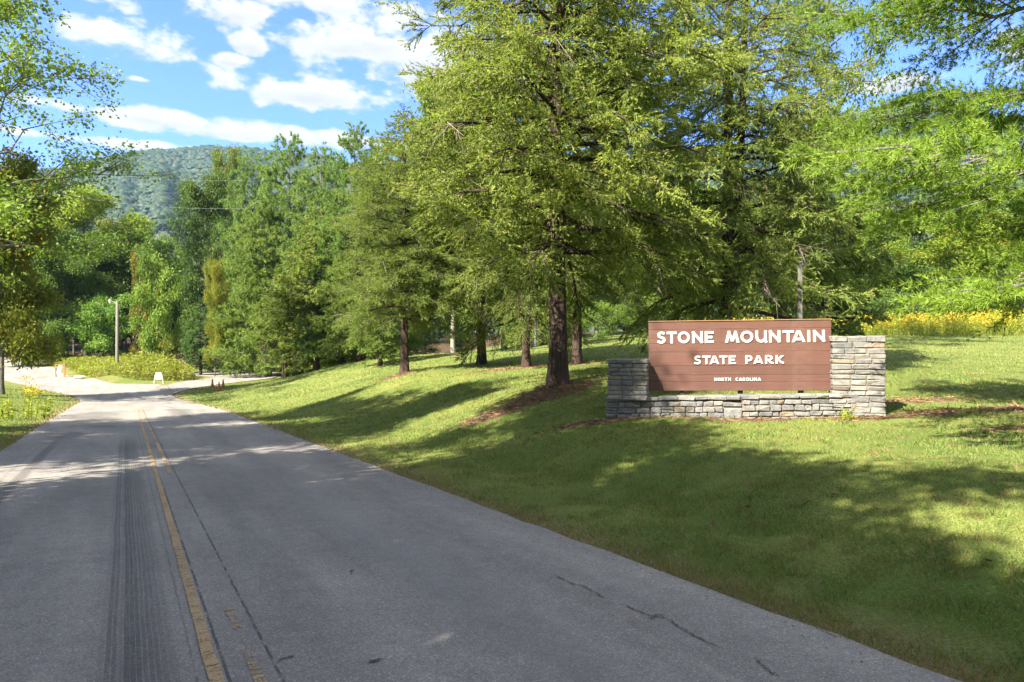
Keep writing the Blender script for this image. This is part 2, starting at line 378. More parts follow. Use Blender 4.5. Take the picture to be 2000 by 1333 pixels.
def graded(lo, hi, a, b, fine, grow):
    c = list(np.arange(a, b + 1e-6, fine)); s = fine
    while c[-1] < hi: s *= grow; c.append(min(c[-1] + s, hi))
    s = fine
    while c[0] > lo: s *= grow; c.insert(0, max(c[0] - s, lo))
    return np.array(c)
def build_ground():
    xs = graded(-1600, 1600, -28, 14, 0.33, 1.08); ys = graded(-1600, 1600, 0, 50, 0.33, 1.08)
    X, Y = np.meshgrid(xs, ys); Z = G(X, Y)
    inn = on_road(X, Y)
    rngn = np.random.default_rng(3)
    Z += np.where(inn, 0, 0.012 * rngn.normal(size=Z.shape)) * (np.hypot(X, Y) < 60)
    m, n = X.shape
    near = (np.abs(X) < 60) & (Y > -10) & (Y < 90)
    ed = np.full(X.shape, 9.0); ed[near] = edge_dist(X[near], Y[near])
    Z = Z - 0.06 * (inn | (ed < 0.12)) - 0.02 * np.exp(-(ed / 0.4) ** 2)
    dry = np.exp(-(ed / 0.38) ** 2)
    wood = np.clip((np.maximum((Y - 78) / 6, (np.abs(X + 5) - 62) / 6)), 0, 1)
    V = np.stack([X, Y, Z], -1).reshape(-1, 3)
    i = np.arange(m - 1)[:, None] * n; j = np.arange(n - 1)[None]
    Q = np.stack([i + j, i + j + 1, i + n + j + 1, i + n + j], -1).reshape(-1, 4)
    mt, t, b = mat('lawn_ground'); o = t.new('ShaderNodeTexCoord').outputs['Object']
    A = lambda k: t.new('ShaderNodeAttribute', attribute_name=k).outputs['Fac']
    n1 = t.noise(o, 0.35, 5, 0.6); n2 = t.noise(o, 3.5, 6, 0.65); n3 = t.noise(o, 45, 3, 0.6)
    g = t.mix(t.step(n1, 0.35, 0.65), (0.108, 0.160, 0.036, 1), (0.200, 0.225, 0.060, 1))
    g = t.mix(t.math('MULTIPLY', t.step(n2, 0.45, 0.70), 0.75), g, (0.15, 0.135, 0.04, 1))
    g = t.mix(t.step(n3, 0.35, 0.7), t.mix(1.0, g, (0.6, 0.62, 0.6, 1), 'MULTIPLY'), t.mix(1.0, g, (1.25, 1.25, 1.2, 1), 'MULTIPLY'))
    dm = t.math('MULTIPLY', A('dry'), t.math('ADD', 0.35, n2), clamp=True)
    g = t.mix(dm, g, (0.25, 0.18, 0.10, 1))
    soil = t.mix(t.noise(o, 14, 5, 0.7), (0.070, 0.045, 0.029, 1), (0.20, 0.125, 0.078, 1))
    sm = t.step(t.math('ADD', A('soil'), t.math('MULTIPLY', t.math('SUBTRACT', n2, 0.5), 1.4)), 0.30, 0.62)
    g = t.mix(sm, g, soil)
    litter = t.mix(t.noise(o, 2.0, 5, 0.7), (0.035, 0.026, 0.015, 1), (0.10, 0.070, 0.040, 1))
    g = t.mix(A('wood'), g, litter)
    t.put(b.inputs['Base Color'], g); b.inputs['Roughness'].default_value = 0.95; b.inputs['Specular IOR Level'].default_value = 0.1
    bump(t, b, t.math('ADD', n3, t.math('MULTIPLY', n2, 2.0)), 0.7, 0.04)
    me = mesh('ground', V, Q, mt, smooth=True, extra={'dry': dry.ravel(), 'soil': soil_mask(X, Y).ravel(), 'wood': wood.ravel()})
    tag(obj('lawn', me), kind='structure')
build_ground()

def asphalt():
    m, t, b = mat('asphalt'); o = t.new('ShaderNodeTexCoord').outputs['Object']
    c = t.vmath('DOT_PRODUCT', o, (NR[0], NR[1], 0)); s = t.vmath('DOT_PRODUCT', o, (DR[0], DR[1], 0))
    vor = t.new('ShaderNodeTexVoronoi'); t.put(vor.inputs['Vector'], o); vor.inputs['Scale'].default_value = 120
    cell = t.sep(vor.outputs['Color'])[0]
    big = t.noise(o, 0.5, 5, 0.6); mid = t.noise(o, 6, 5, 0.65); fine = t.noise(o, 240, 2, 0.5)
    base = t.ramp(cell, [(0.0, (0.095, 0.093, 0.092)), (0.55, (0.20, 0.197, 0.193)), (0.9, (0.33, 0.325, 0.315)), (1.0, (0.55, 0.54, 0.52))])
    base = t.mix(0.55, base, (0.235, 0.228, 0.220, 1))
    base = t.mix(1.0, base, (1.12, 1.06, 0.98, 1), 'MULTIPLY')
    base = t.mix(1.0, base, t.ramp(big, [(0.3, (0.86, 0.86, 0.87)), (0.7, (1.1, 1.1, 1.09))]), 'MULTIPLY')
    base = t.mix(1.0, base, t.ramp(mid, [(0.3, (0.88, 0.88, 0.88)), (0.7, (1.08, 1.08, 1.08))]), 'MULTIPLY')
    age = t.noise(t.comb(t.math('MULTIPLY', c, 1.3), t.math('MULTIPLY', s, 0.16), 2.0), 1.0, 6, 0.6)
    base = t.mix(1.0, base, t.ramp(age, [(0.35, (0.80, 0.80, 0.81)), (0.62, (1.12, 1.12, 1.11))]), 'MULTIPLY')
    grit = t.step(t.noise(o, 28, 3, 0.7), 0.66, 0.74); base = t.mix(t.math('MULTIPLY', grit, 0.35), base, (0.075, 0.072, 0.068, 1))
    # lanes polished by wheels, dark joint lines beside the paint
    wob = t.math('MULTIPLY', t.math('SUBTRACT', t.noise(t.comb(s, 0.0, 0.0), 0.35, 3), 0.5), 0.05)
    wob2 = t.math('MULTIPLY', t.math('SUBTRACT', t.noise(t.comb(s, 5.0, 0.0), 5.0, 3), 0.5), 0.03)
    cc = t.math('ADD', c, t.math('ADD', wob, 0.0))
    dark = None
    def band(cen, half, soft, cx): 
        return t.step(t.math('ABSOLUTE', t.math('SUBTRACT', cx, cen)), half + soft, half)
    for cen, half, w in ((-0.075, 0.010, .8), (-0.045, 0.008, .8), (-0.012, 0.006, .5), (0.018, 0.012, 1.0), (0.048, 0.010, 1.0), (0.077, 0.010, .95), (0.108, 0.008, .8), (0.138, 0.010, .8), (0.168, 0.010, .75), (0.200, 0.012, .6), (0.236, 0.010, .4), (0.07, 0.19, .22),
                         (-1.45, 0.012, .8), (-1.415, 0.014, 1.0), (-1.375, 0.014, 1.0), (-1.34, 0.012, .9), (-1.31, 0.010, .55), (-1.62, 0.010, .35), (-1.59, 0.008, .3), (-1.40, 0.12, .15)):
        v = t.math('MULTIPLY', band(cen, half, 0.006, cc), w)
        dark = v if dark is None else t.math('MAXIMUM', dark, v)
    grain = t.noise(t.comb(t.math('MULTIPLY', c, 45.0), t.math('MULTIPLY', s, 2.2), 0.0), 1.0, 4, 0.7)
    fade = t.math('MULTIPLY', t.step(s, 22.0, 16.0), t.math('MULTIPLY', t.math('ADD', 0.35, t.math('MULTIPLY', mid, 0.9)), t.math('ADD', 0.35, t.math('MULTIPLY', grain, 1.3))), clamp=True)
    skid = t.math('MULTIPLY', t.math('MULTIPLY', dark, fade), 0.68)
    base = t.mix(skid, base, (0.040, 0.040, 0.045, 1))
    cj = t.math('ADD', c, wob2)
    joint = t.math('MAXIMUM', band(0.475, 0.006, 0.006, cj), t.math('MAXIMUM', band(0.715, 0.006, 0.006, cj), t.math('MULTIPLY', band(0.33, 0.004, 0.006, cj), 0.5)))
    joint = t.math('MULTIPLY', joint, t.math('MULTIPLY', t.step(s, 40, 34), t.step(mid, 0.35, 0.55)))
    base = t.mix(t.math('MULTIPLY', joint, 0.8), base, (0.045, 0.045, 0.047, 1))
    # oily / damp-looking stains with a shape of their own
    def stain(c0, s0, wc, ws):
        u = t.math('DIVIDE', t.math('SUBTRACT', c, c0), wc); v = t.math('DIVIDE', t.math('SUBTRACT', s, s0), ws)
        r = t.math('ADD', t.math('MULTIPLY', u, u), t.math('MULTIPLY', v, v))
        return t.step(t.math('SUBTRACT', 1.0, t.math('ADD', r, t.math('MULTIPLY', t.math('SUBTRACT', big, 0.5), 3.0))), 0.0, 0.9)
    st = t.math('MAXIMUM', stain(-0.9, 29, 1.0, 6), t.math('MAXIMUM', stain(2.0, 33, 0.6, 4), stain(-1.2, 21, 0.35, 1.2)))
    base = t.mix(t.math('MULTIPLY', st, 0.5), base, (0.075, 0.072, 0.070, 1))
    lc = t.math('MULTIPLY', t.step(t.math('ABSOLUTE', t.math('SUBTRACT', c, 2.15)), 0.5, 0.1), 0.25)
    base = t.mix(t.math('MULTIPLY', lc, t.step(s, 18, 6)), base, (0.235, 0.225, 0.215, 1))
    t.put(b.inputs['Base Color'], base); b.inputs['Roughness'].default_value = 0.85; b.inputs['Specular IOR Level'].default_value = 0.3
    bump(t, b, t.math('ADD', cell, fine), 0.55, 0.006); return m
M['asphalt'] = asphalt()
def road_sheet(name, A, B, k, lift):
    s = np.linspace(0, 1, k)[None, :, None]
    P = A[:, None] * (1 - s) + B[:, None] * s
    rng = np.random.default_rng(5)
    jit = rng.normal(size=(len(A), 2)) * 0.012
    d = norm(B - A)
    P[:, 0] += d * jit[:, :1]; P[:, -1] += d * jit[:, 1:]
    Z = G(P[..., 0], P[..., 1]) + lift
    V = np.concatenate([P, Z[..., None]], -1)
    # a thin lip at both edges so that the slab has a side
    lipL = V[:, :1] - np.array([0, 0, 0.05]); lipR = V[:, -1:] - np.array([0, 0, 0.05])
    V = np.concatenate([lipL, V, lipR], 1); n, kk = V.shape[:2]
    i = np.arange(n - 1)[:, None] * kk; j = np.arange(kk - 1)[None]
    Q = np.stack([i + j, i + j + 1, i + kk + j + 1, i + kk + j], -1).reshape(-1, 4)
    return tag(obj(name, mesh(name, V.reshape(-1, 3), Q, M['asphalt'])), kind='structure')
road_sheet('road', La, Rb, 31, 0.012)
road_sheet('side_road', Oa, Ib, 9, 0.017)

def paint_mat(name, wear, worn=False):
    m, t, b = mat(name); o = t.new('ShaderNodeTexCoord').outputs['Object']
    s = t.vmath('DOT_PRODUCT', o, (DR[0], DR[1], 0)); c = t.vmath('DOT_PRODUCT', o, (NR[0], NR[1], 0))
    n = t.noise(o, 70, 4, 0.7); n2 = t.noise(o, 1.1, 3); cr = t.noise(t.comb(t.math('MULTIPLY', c, 6.0), t.math('MULTIPLY', s, 34.0), 0.0), 1.0, 3, 0.7)
    t.put(b.inputs['Base Color'], t.mix(n, (0.27, 0.185, 0.090, 1), (0.50, 0.345, 0.175, 1))); b.inputs['Roughness'].default_value = 0.8
    k = t.math('ADD', t.math('MULTIPLY', n, 0.5), t.math('ADD', t.math('MULTIPLY', cr, 0.5), t.math('MULTIPLY', t.math('SUBTRACT', n2, 0.5), 0.9 if worn else 0.2)))
    if worn:
        k = t.math('SUBTRACT', k, t.math('MULTIPLY', t.step(s, 13, 9), 0.10)); k = t.math('SUBTRACT', k, t.math('MULTIPLY', t.math('MULTIPLY', t.step(s, 5.0, 7.0), t.step(s, 13, 10)), 0.3))
    a = t.step(k, wear, wear + 0.1)
    tr = t.new('ShaderNodeBsdfTransparent'); mx = t.new('ShaderNodeMixShader')
    t.put(mx.inputs[0], a); t.l.new(tr.outputs[0], mx.inputs[1]); t.l.new(b.outputs[0], mx.inputs[2]); t.l.new(mx.outputs[0], t.n['Material Output'].inputs[0])
    bump(t, b, cr, 0.5, 0.01); return m
def line(name, c0, c1, w, t0, t1, m):
    ts = np.arange(t0, t1, 0.25); cs = c0 + (c1 - c0) * np.clip(ts / 20, 0, 1) - 0.030 * np.clip(ts - 33, 0, 99) ** 2 * 0.35
    rng = np.random.default_rng(int(c0 * 100)); 
    V = []
    for e in (-w / 2, 0, w / 2):
        P = ts[:, None] * DR + (cs + e + (rng.normal(size=len(ts)) * 0.002 if e else 0))[:, None] * NR
        V.append(np.c_[P, G(P[:, 0], P[:, 1]) + 0.022])
    n = len(ts); i = np.arange(n - 1)
    Q = np.r_[np.c_[i, i + n, i + n + 1, i + 1], np.c_[i + n, i + 2 * n, i + 2 * n + 1, i + n + 1]]
    return tag(obj(name, mesh(name, np.concatenate(V), Q, m)), kind='structure')
line('road_line', 0.40, 0.47, 0.066, -4, 44, paint_mat('yellow_paint', 0.40))
line('road_line', 0.60, 0.66, 0.060, -4, 43, paint_mat('worn_yellow_paint', 0.41, True))

def cracks():
    a = Acc(); rng = np.random.default_rng(11)
    def gp(px, py): d = 2133.0 / (py - 730.0); return (px - 1000) / F * d, d
    for pts in ([(1082, 1127), (1118, 1143), (1140, 1150), (1180, 1172)], [(1222, 1187), (1275, 1208), (1300, 1212), (1330, 1232), (1370, 1254), (1410, 1270)], [(1270, 1214), (1285, 1206), (1305, 1208)], [(1475, 1290), (1492, 1310), (1525, 1327)],
                [(545, 1297), (560, 1290), (578, 1288)], [(720, 1300), (735, 1296), (752, 1292)], [(1420, 1165), (1560, 1215), (1640, 1250)], [(255, 785), (300, 790), (345, 800), (375, 815)], [(300, 772), (320, 768), (335, 774)]):
        P = np.array([gp(*p) for p in pts])
        Q = catmull(P, 8 * len(pts)); Q += rng.normal(size=Q.shape) * 0.008
        d = norm(np.gradient(Q, axis=0)); nn = np.c_[-d[:, 1], d[:, 0]]; w = 0.0042 * rng.uniform(0.2, 1.6, len(Q))[:, None] * (1 + 0.08 * Q[:, 1:2])
        w[0] = w[-1] = 0.001
        for sgn in (1,):
            Lp = Q + nn * w; Rp = Q - nn * w; n = len(Q); i = np.arange(n - 1)
            V = np.r_[np.c_[Lp, G(Lp[:, 0], Lp[:, 1]) + 0.020], np.c_[Rp, G(Rp[:, 0], Rp[:, 1]) + 0.020]]
            a.add(V, Q=np.c_[i, i + n, i + n + 1, i + 1])
    tag(a.obj('road_crack', plain('crack_tar', (0.075, 0.073, 0.07), 0.8)), kind='structure')
cracks()

# ------------------------------------------------------------------ far mountains
def ridge(az):
    px = np.array([-500, -100, 130, 170, 280, 400, 490, 560, 640, 800, 1200, 1640, 1775, 1850, 1960, 2500]); py = np.array([360, 345, 332, 318, 298, 289, 293, 300, 306, 320, 320, 250, 186, 184, 240, 300])
    u = np.tan(az) * F + 1000
    return (666 - np.interp(u, px, py)) / F * np.cos(az)           # tangent of the elevation angle
def hill_h(az, r):
    f = np.clip((r - 420) / (1250 - 420), 0, 1); f = f ** 1.15
    fold = 14 * np.sin(az * 55 + r * 0.004) + 9 * np.sin(az * 120 + 1.7) * (1 - 0.3 * np.cos(r * 0.011))
    z = ridge(az) * 1250 * f * np.where(r > 1250, 1 - (np.maximum(r - 1250, 0) / 700) ** 1.5, 1) + fold * np.sin(np.pi * np.clip(f, 0, 1)) - 2
    return z
def build_hills():
    az = np.radians(np.linspace(-58, 58, 150)); r = np.linspace(420, 1520, 60)
    A, Rr = np.meshgrid(az, r); Z = hill_h(A, Rr)
    V = np.stack([np.sin(A) * Rr, np.cos(A) * Rr, Z], -1).reshape(-1, 3); m, n = A.shape
    i = np.arange(m - 1)[:, None] * n; j = np.arange(n - 1)[None]
    Q = np.stack([i + j, i + j + 1, i + n + j + 1, i + n + j], -1).reshape(-1, 4)
    tag(obj('mountain', mesh('mountain', V, Q, plain('mountain_floor', (0.045, 0.065, 0.025), 0.95, 0.4, 0.02), smooth=True)), kind='structure')
    # forest on it
    IV = np.array([[1, 0, 0], [-1, 0, 0], [0, 1, 0], [0, -1, 0], [0, 0, 1], [0, 0, -1]], float); IT = [(0, 2, 4), (2, 1, 4), (1, 3, 4), (3, 0, 4), (2, 0, 5), (1, 2, 5), (3, 1, 5), (0, 3, 5)]
    pts = list(map(tuple, IV)); T2 = []
    def mid(p, q):
        m = norm((np.array(pts[p]) + np.array(pts[q]))[None])[0]; m = tuple(np.round(m, 6))
        if m not in pts: pts.append(m)
        return pts.index(m)
    for (p, q, r_) in IT:
        if r_ == 5: continue                      # open underneath
        e, f, g = mid(p, q), mid(q, r_), mid(r_, p); T2 += [(p, e, g), (e, q, f), (g, f, r_), (e, f, g)]
    IT = np.array(T2); IV = np.array(pts)
    rng = np.random.default_rng(21)
    n1, n2 = 13000, 7000
    a = np.r_[np.radians(rng.uniform(-38, -15, n1)), np.radians(rng.uniform(8, 38, n2))]
    rr = np.sqrt(rng.uniform(700 ** 2, 1275 ** 2, n1 + n2))
    z = hill_h(a, rr); s = rng.uniform(3.6, 6.4, len(a)) * np.where(rng.random(len(a)) < 0.12, 1.25, 1.0)
    P = np.stack([np.sin(a) * rr, np.cos(a) * rr, z + s * 0.5], -1)
    W = IV[None] * (1 + 0.15 * rng.normal(size=(len(a), len(IV), 1)))
    W = W * np.stack([s, s, s * rng.uniform(0.65, 1.0, len(a))], -1)[:, None]
    V = (P[:, None] + W).reshape(-1, 3)
    T = (np.arange(len(a))[:, None, None] * len(IV) + IT[None]).reshape(-1, 3)
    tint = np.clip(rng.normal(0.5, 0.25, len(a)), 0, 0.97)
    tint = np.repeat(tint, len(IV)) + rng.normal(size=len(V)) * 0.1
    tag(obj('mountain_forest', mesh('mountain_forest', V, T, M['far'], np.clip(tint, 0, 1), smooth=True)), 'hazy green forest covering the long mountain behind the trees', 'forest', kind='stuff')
build_hills()

# ------------------------------------------------------------------ trees
def kids(rng, P, D, L, T, n, s0, s1, a0, a1, lf, droop, flat):
    """child shoots off straight parents P + D*L; T: length each child scales with"""
    n = np.asarray(n, int); n = np.full(len(P), n) if n.ndim == 0 else n
    idx = np.repeat(np.arange(len(P)), n); k = len(idx)
    s = rng.uniform(s0, s1, k); B = P[idx] + D[idx] * (L[idx] * s)[:, None]; d = D[idx]
    H = norm(np.cross(d, np.array([0.02, 0.01, 1.0]))); U = np.cross(H, d)
    ph = np.where(rng.random(k) < 0.5, 0, np.pi) + rng.normal(size=k) * flat
    th = rng.uniform(a0, a1, k)
    q = np.cos(th)[:, None] * d + np.sin(th)[:, None] * (np.cos(ph)[:, None] * H + np.sin(ph)[:, None] * U)
    q[:, 2] -= droop * rng.uniform(0.3, 1.4, k); q = norm(q)
    return B, q, T[idx] * lf(s) * rng.uniform(0.65, 1.25, k), idx
def tri_leaves(rng, B, D, l, w):
    n = len(B); S = norm(np.cross(D, rng.normal(size=(n, 3)))); l = np.broadcast_to(l, (n,))[:, None]; w = np.broadcast_to(w, (n,))[:, None]
    return np.stack([B - S * w / 2, B + S * w / 2, B + D * l], 1).reshape(-1, 3), np.arange(3 * n).reshape(-1, 3)
def quad_leaves(rng, B, D, l, w, flat=0.0):
    n = len(B); rv = rng.normal(size=(n, 3)); rv[:, 2] += flat * 3
    S = norm(np.cross(D, rv)); N = np.cross(S, D); l = np.broadcast_to(l, (n,))[:, None]; w = np.broadcast_to(w, (n,))[:, None]
    mid = B + D * l * 0.45 - N * w * 0.12
    return np.stack([B, mid + S * w / 2, B + D * l - N * l * 0.1, mid - S * w / 2], 1).reshape(-1, 3), np.arange(4 * n).reshape(-1, 4)

def limb_curves(base, dirh, L, up, droop, m):
    """curved main branches -> m segments each"""
    s = np.linspace(0, 1, m + 1)
    P = base[:, None] + (L[:, None] * s)[..., None] * dirh[:, None]
    P[..., 2] += L[:, None] * (up[:, None] * s[None] - droop[:, None] * s[None] ** 2)
    return P

def conifer(seed, H, h0, Rad, nb, profile, up, droop, n2, n3, leaf, r_trunk, crown_gap=0.0, dead=0, lean=0.0, k2=0.5, bare=0.15, flute=0.10, f2=0.45, f3=0.7, wj=0.008, fork=None, low_droop=0.0, seg_pts=None):
    rng = np.random.default_rng(seed)
    m = 18; zz = np.linspace(0, 1, m) ** 1.25 * H
    wob = np.cumsum(rng.normal(size=(m, 2)), 0) * 0.012 * H / 10
    wob -= wob[0]
    TP = np.c_[wob[:, 0] + lean * zz, wob[:, 1], zz]; TR = r_trunk * (1 - zz / H) ** 0.8 + 0.012 + r_trunk * 0.55 * np.exp(-zz / (r_trunk * 1.3))
    TP[0, 2] = -0.35
    trunk = Acc(); fl = flute * np.exp(-zz / 4.0) + 0.03
    V, Q = trunk_tube(TP, TR, 14, fl, seed); trunk.add(V, Q=Q)
    if fork:
        z0, az, off = fork; f = np.clip((zz - z0) / (H - z0), 0, 1); F2 = TP.copy(); o = off * f ** 0.55
        F2[:, 0] += math.cos(az) * o; F2[:, 1] += math.sin(az) * o
        V, Q = trunk_tube(F2[zz > z0 * 0.7], TR[zz > z0 * 0.7] * 0.85, 12, 0.06, seed + 1); trunk.add(V, Q=Q)
    # main limbs
    u = (np.arange(nb) + rng.uniform(0, 1, nb)) / nb; hz = h0 + (H - h0) * u
    if crown_gap: u = np.round(u * crown_gap) / crown_gap + rng.normal(size=nb) * wj; u = np.clip(u, 0, 0.985); hz = h0 + (H - h0) * u
    az = np.arange(nb) * 2.39996 + rng.normal(size=nb) * 0.35
    dh = np.c_[np.cos(az), np.sin(az), np.zeros(nb)]
    L = Rad * profile(u) * rng.uniform(0.72, 1.12, nb)
    base = np.c_[np.interp(hz, zz, TP[:, 0]), np.interp(hz, zz, TP[:, 1]), hz]
    if fork:
        sel = (rng.random(nb) < 0.5) & (hz > z0); f = np.clip((hz - z0) / (H - z0), 0, 1) ** 0.55 * off
        base[sel, 0] += (math.cos(fork[1]) * f)[sel]; base[sel, 1] += (math.sin(fork[1]) * f)[sel]
    upv = up(u) + rng.normal(size=nb) * 0.07; dr = np.full(nb, droop) + rng.normal(size=nb) * 0.05 + low_droop * (1 - u) ** 2
    ms = 5; P = limb_curves(base, dh, L, upv, dr, ms)
    P[:, 1:] += rng.normal(size=P[:, 1:].shape) * (L * 0.02)[:, None, None]
    s = np.linspace(0, 1, ms + 1); rad = (np.interp(hz, zz, TR) * 0.35 + 0.01)[:, None].clip(0.012, 0.09) * (1 - 0.85 * s)[None]
    V, Q = tubes(P[:, :-1].reshape(-1, 3), P[:, 1:].reshape(-1, 3), rad[:, :-1].ravel(), rad[:, 1:].ravel(), 5); trunk.add(V, Q=Q)
    sP = P[:, :-1].reshape(-1, 3); sE = P[:, 1:].reshape(-1, 3); sL = np.linalg.norm(sE - sP, axis=1); sD = norm(sE - sP)
    sS = np.tile(s[:-1], nb); sT = np.repeat(L, ms)
    cnt = np.maximum(0, np.round(n2 * sL * np.where(sS < bare, 0.25, 1.0) * rng.uniform(0.6, 1.4, len(sL)))).astype(int)
    sc = sT * (0.22 + k2 * (1 - sS) * np.clip(sS * 3 + 0.25, 0, 1))
    B2, D2, L2, i2 = kids(rng, sP, sD, sL, sc, cnt, 0, 1, 0.5, 1.15, lambda s: np.ones_like(s), 0.12, f2)
    # limb tips carry on as shoots
    tip = np.arange(nb) * ms + ms - 1
    B2 = np.r_[B2, sE[tip]]; D2 = np.r_[D2, sD[tip]]; L2 = np.r_[L2, 0.22 * L]
    limb2 = np.r_[i2 // ms, np.arange(nb)]
    V, Q = tubes(B2, B2 + D2 * L2[:, None], 0.010 + 0.006 * L2, 0.004, 3); trunk.add(V, Q=Q)
    n3v = np.maximum(1, np.round(n3 * L2 * rng.uniform(0.7, 1.3, len(L2)))).astype(int)
    B3, D3, L3, i3 = kids(rng, B2, D2, L2, np.clip(L2, 0.25, 1.2), n3v, 0.1, 1.0, 0.4, 1.0, lambda s: 0.30 + 0.25 * (1 - s), 0.10, f3)
    lt = rng.normal(size=nb) * 0.12; tint3 = 0.42 + lt[limb2[i3]] + rng.normal(size=len(i3)) * 0.10
    V, T, tint = leaf(rng, B3, D3, L3, tint3)
    crown = (V, T, tint)
    twigs = None
    if dead:
        k = rng.integers(0, len(sP), dead); k = k[sS[k] > 0.1]; k = k[(sP[k, 2] < h0 + 0.55 * (H - h0))]
        B, D, Ld, _ = kids(rng, sP[k], sD[k], sL[k], np.full(len(k), 1.0), 2, 0, 1, 0.4, 1.2, lambda s: 0.55 + 0.5 * s, 0.5, 1.2)
        E = B + D * Ld[:, None]
        B4, D4, L4, _ = kids(rng, B, D, Ld, Ld, 4, 0.2, 1, 0.4, 0.9, lambda s: 0.5 + 0 * s, 0.25, 1.5)
        a = Acc(); V, Q = tubes(B, E, 0.011, 0.004, 3); a.add(V, Q=Q); V, Q = tubes(B4, B4 + D4 * L4[:, None], 0.006, 0.002, 3); a.add(V, Q=Q)
        twigs = a
    return trunk, crown, twigs, H, Rad

def cedar_leaf(per, l, w):
    def f(rng, B, D, L, tint):
        n = len(B); s = (np.arange(per)[None] + rng.uniform(0, 1, (n, per))) / per
        P = (B[:, None] + D[:, None] * (L[:, None] * s)[..., None]).reshape(-1, 3)
        d = np.repeat(D, per, 0) + rng.normal(size=(n * per, 3)) * 0.55; d[:, 2] -= 0.10; d = norm(d)
        V, T = tri_leaves(rng, P, d, rng.uniform(0.7, 1.4, n * per) * l, rng.uniform(0.8, 1.2, n * per) * w)
        t = np.repeat(tint, per) + rng.normal(size=n * per) * 0.16
        t = np.where(rng.random(n * per) < 0.02, 0.98, np.clip(t, 0, 0.9)); return V, T, np.repeat(t, 3)
    return f
def pine_leaf(tufts, per, l, w, spread=0.55):
    def f(rng, B, D, L, tint):
        n = len(B); s = np.clip(1 - (np.arange(tufts)[None] * 0.30 + rng.uniform(0, .12, (n, tufts))), 0.02, 1)
        P = np.repeat((B[:, None] + D[:, None] * (L[:, None] * s)[..., None]).reshape(-1, 3), per, 0)
        d = np.repeat(np.repeat(D, tufts, 0), per, 0)
        d = d + rng.normal(size=d.shape) * spread; d[:, 2] += 0.18; d = norm(d); k = len(d)
        V, T = tri_leaves(rng, P, d, rng.uniform(0.7, 1.2, k) * l, w)
        t = np.repeat(np.repeat(tint, tufts), per) + rng.normal(size=k) * 0.16
        t = np.where(rng.random(k) < 0.015, 0.98, np.clip(t, 0, 0.9)); return V, T, np.repeat(t, 3)
    return f

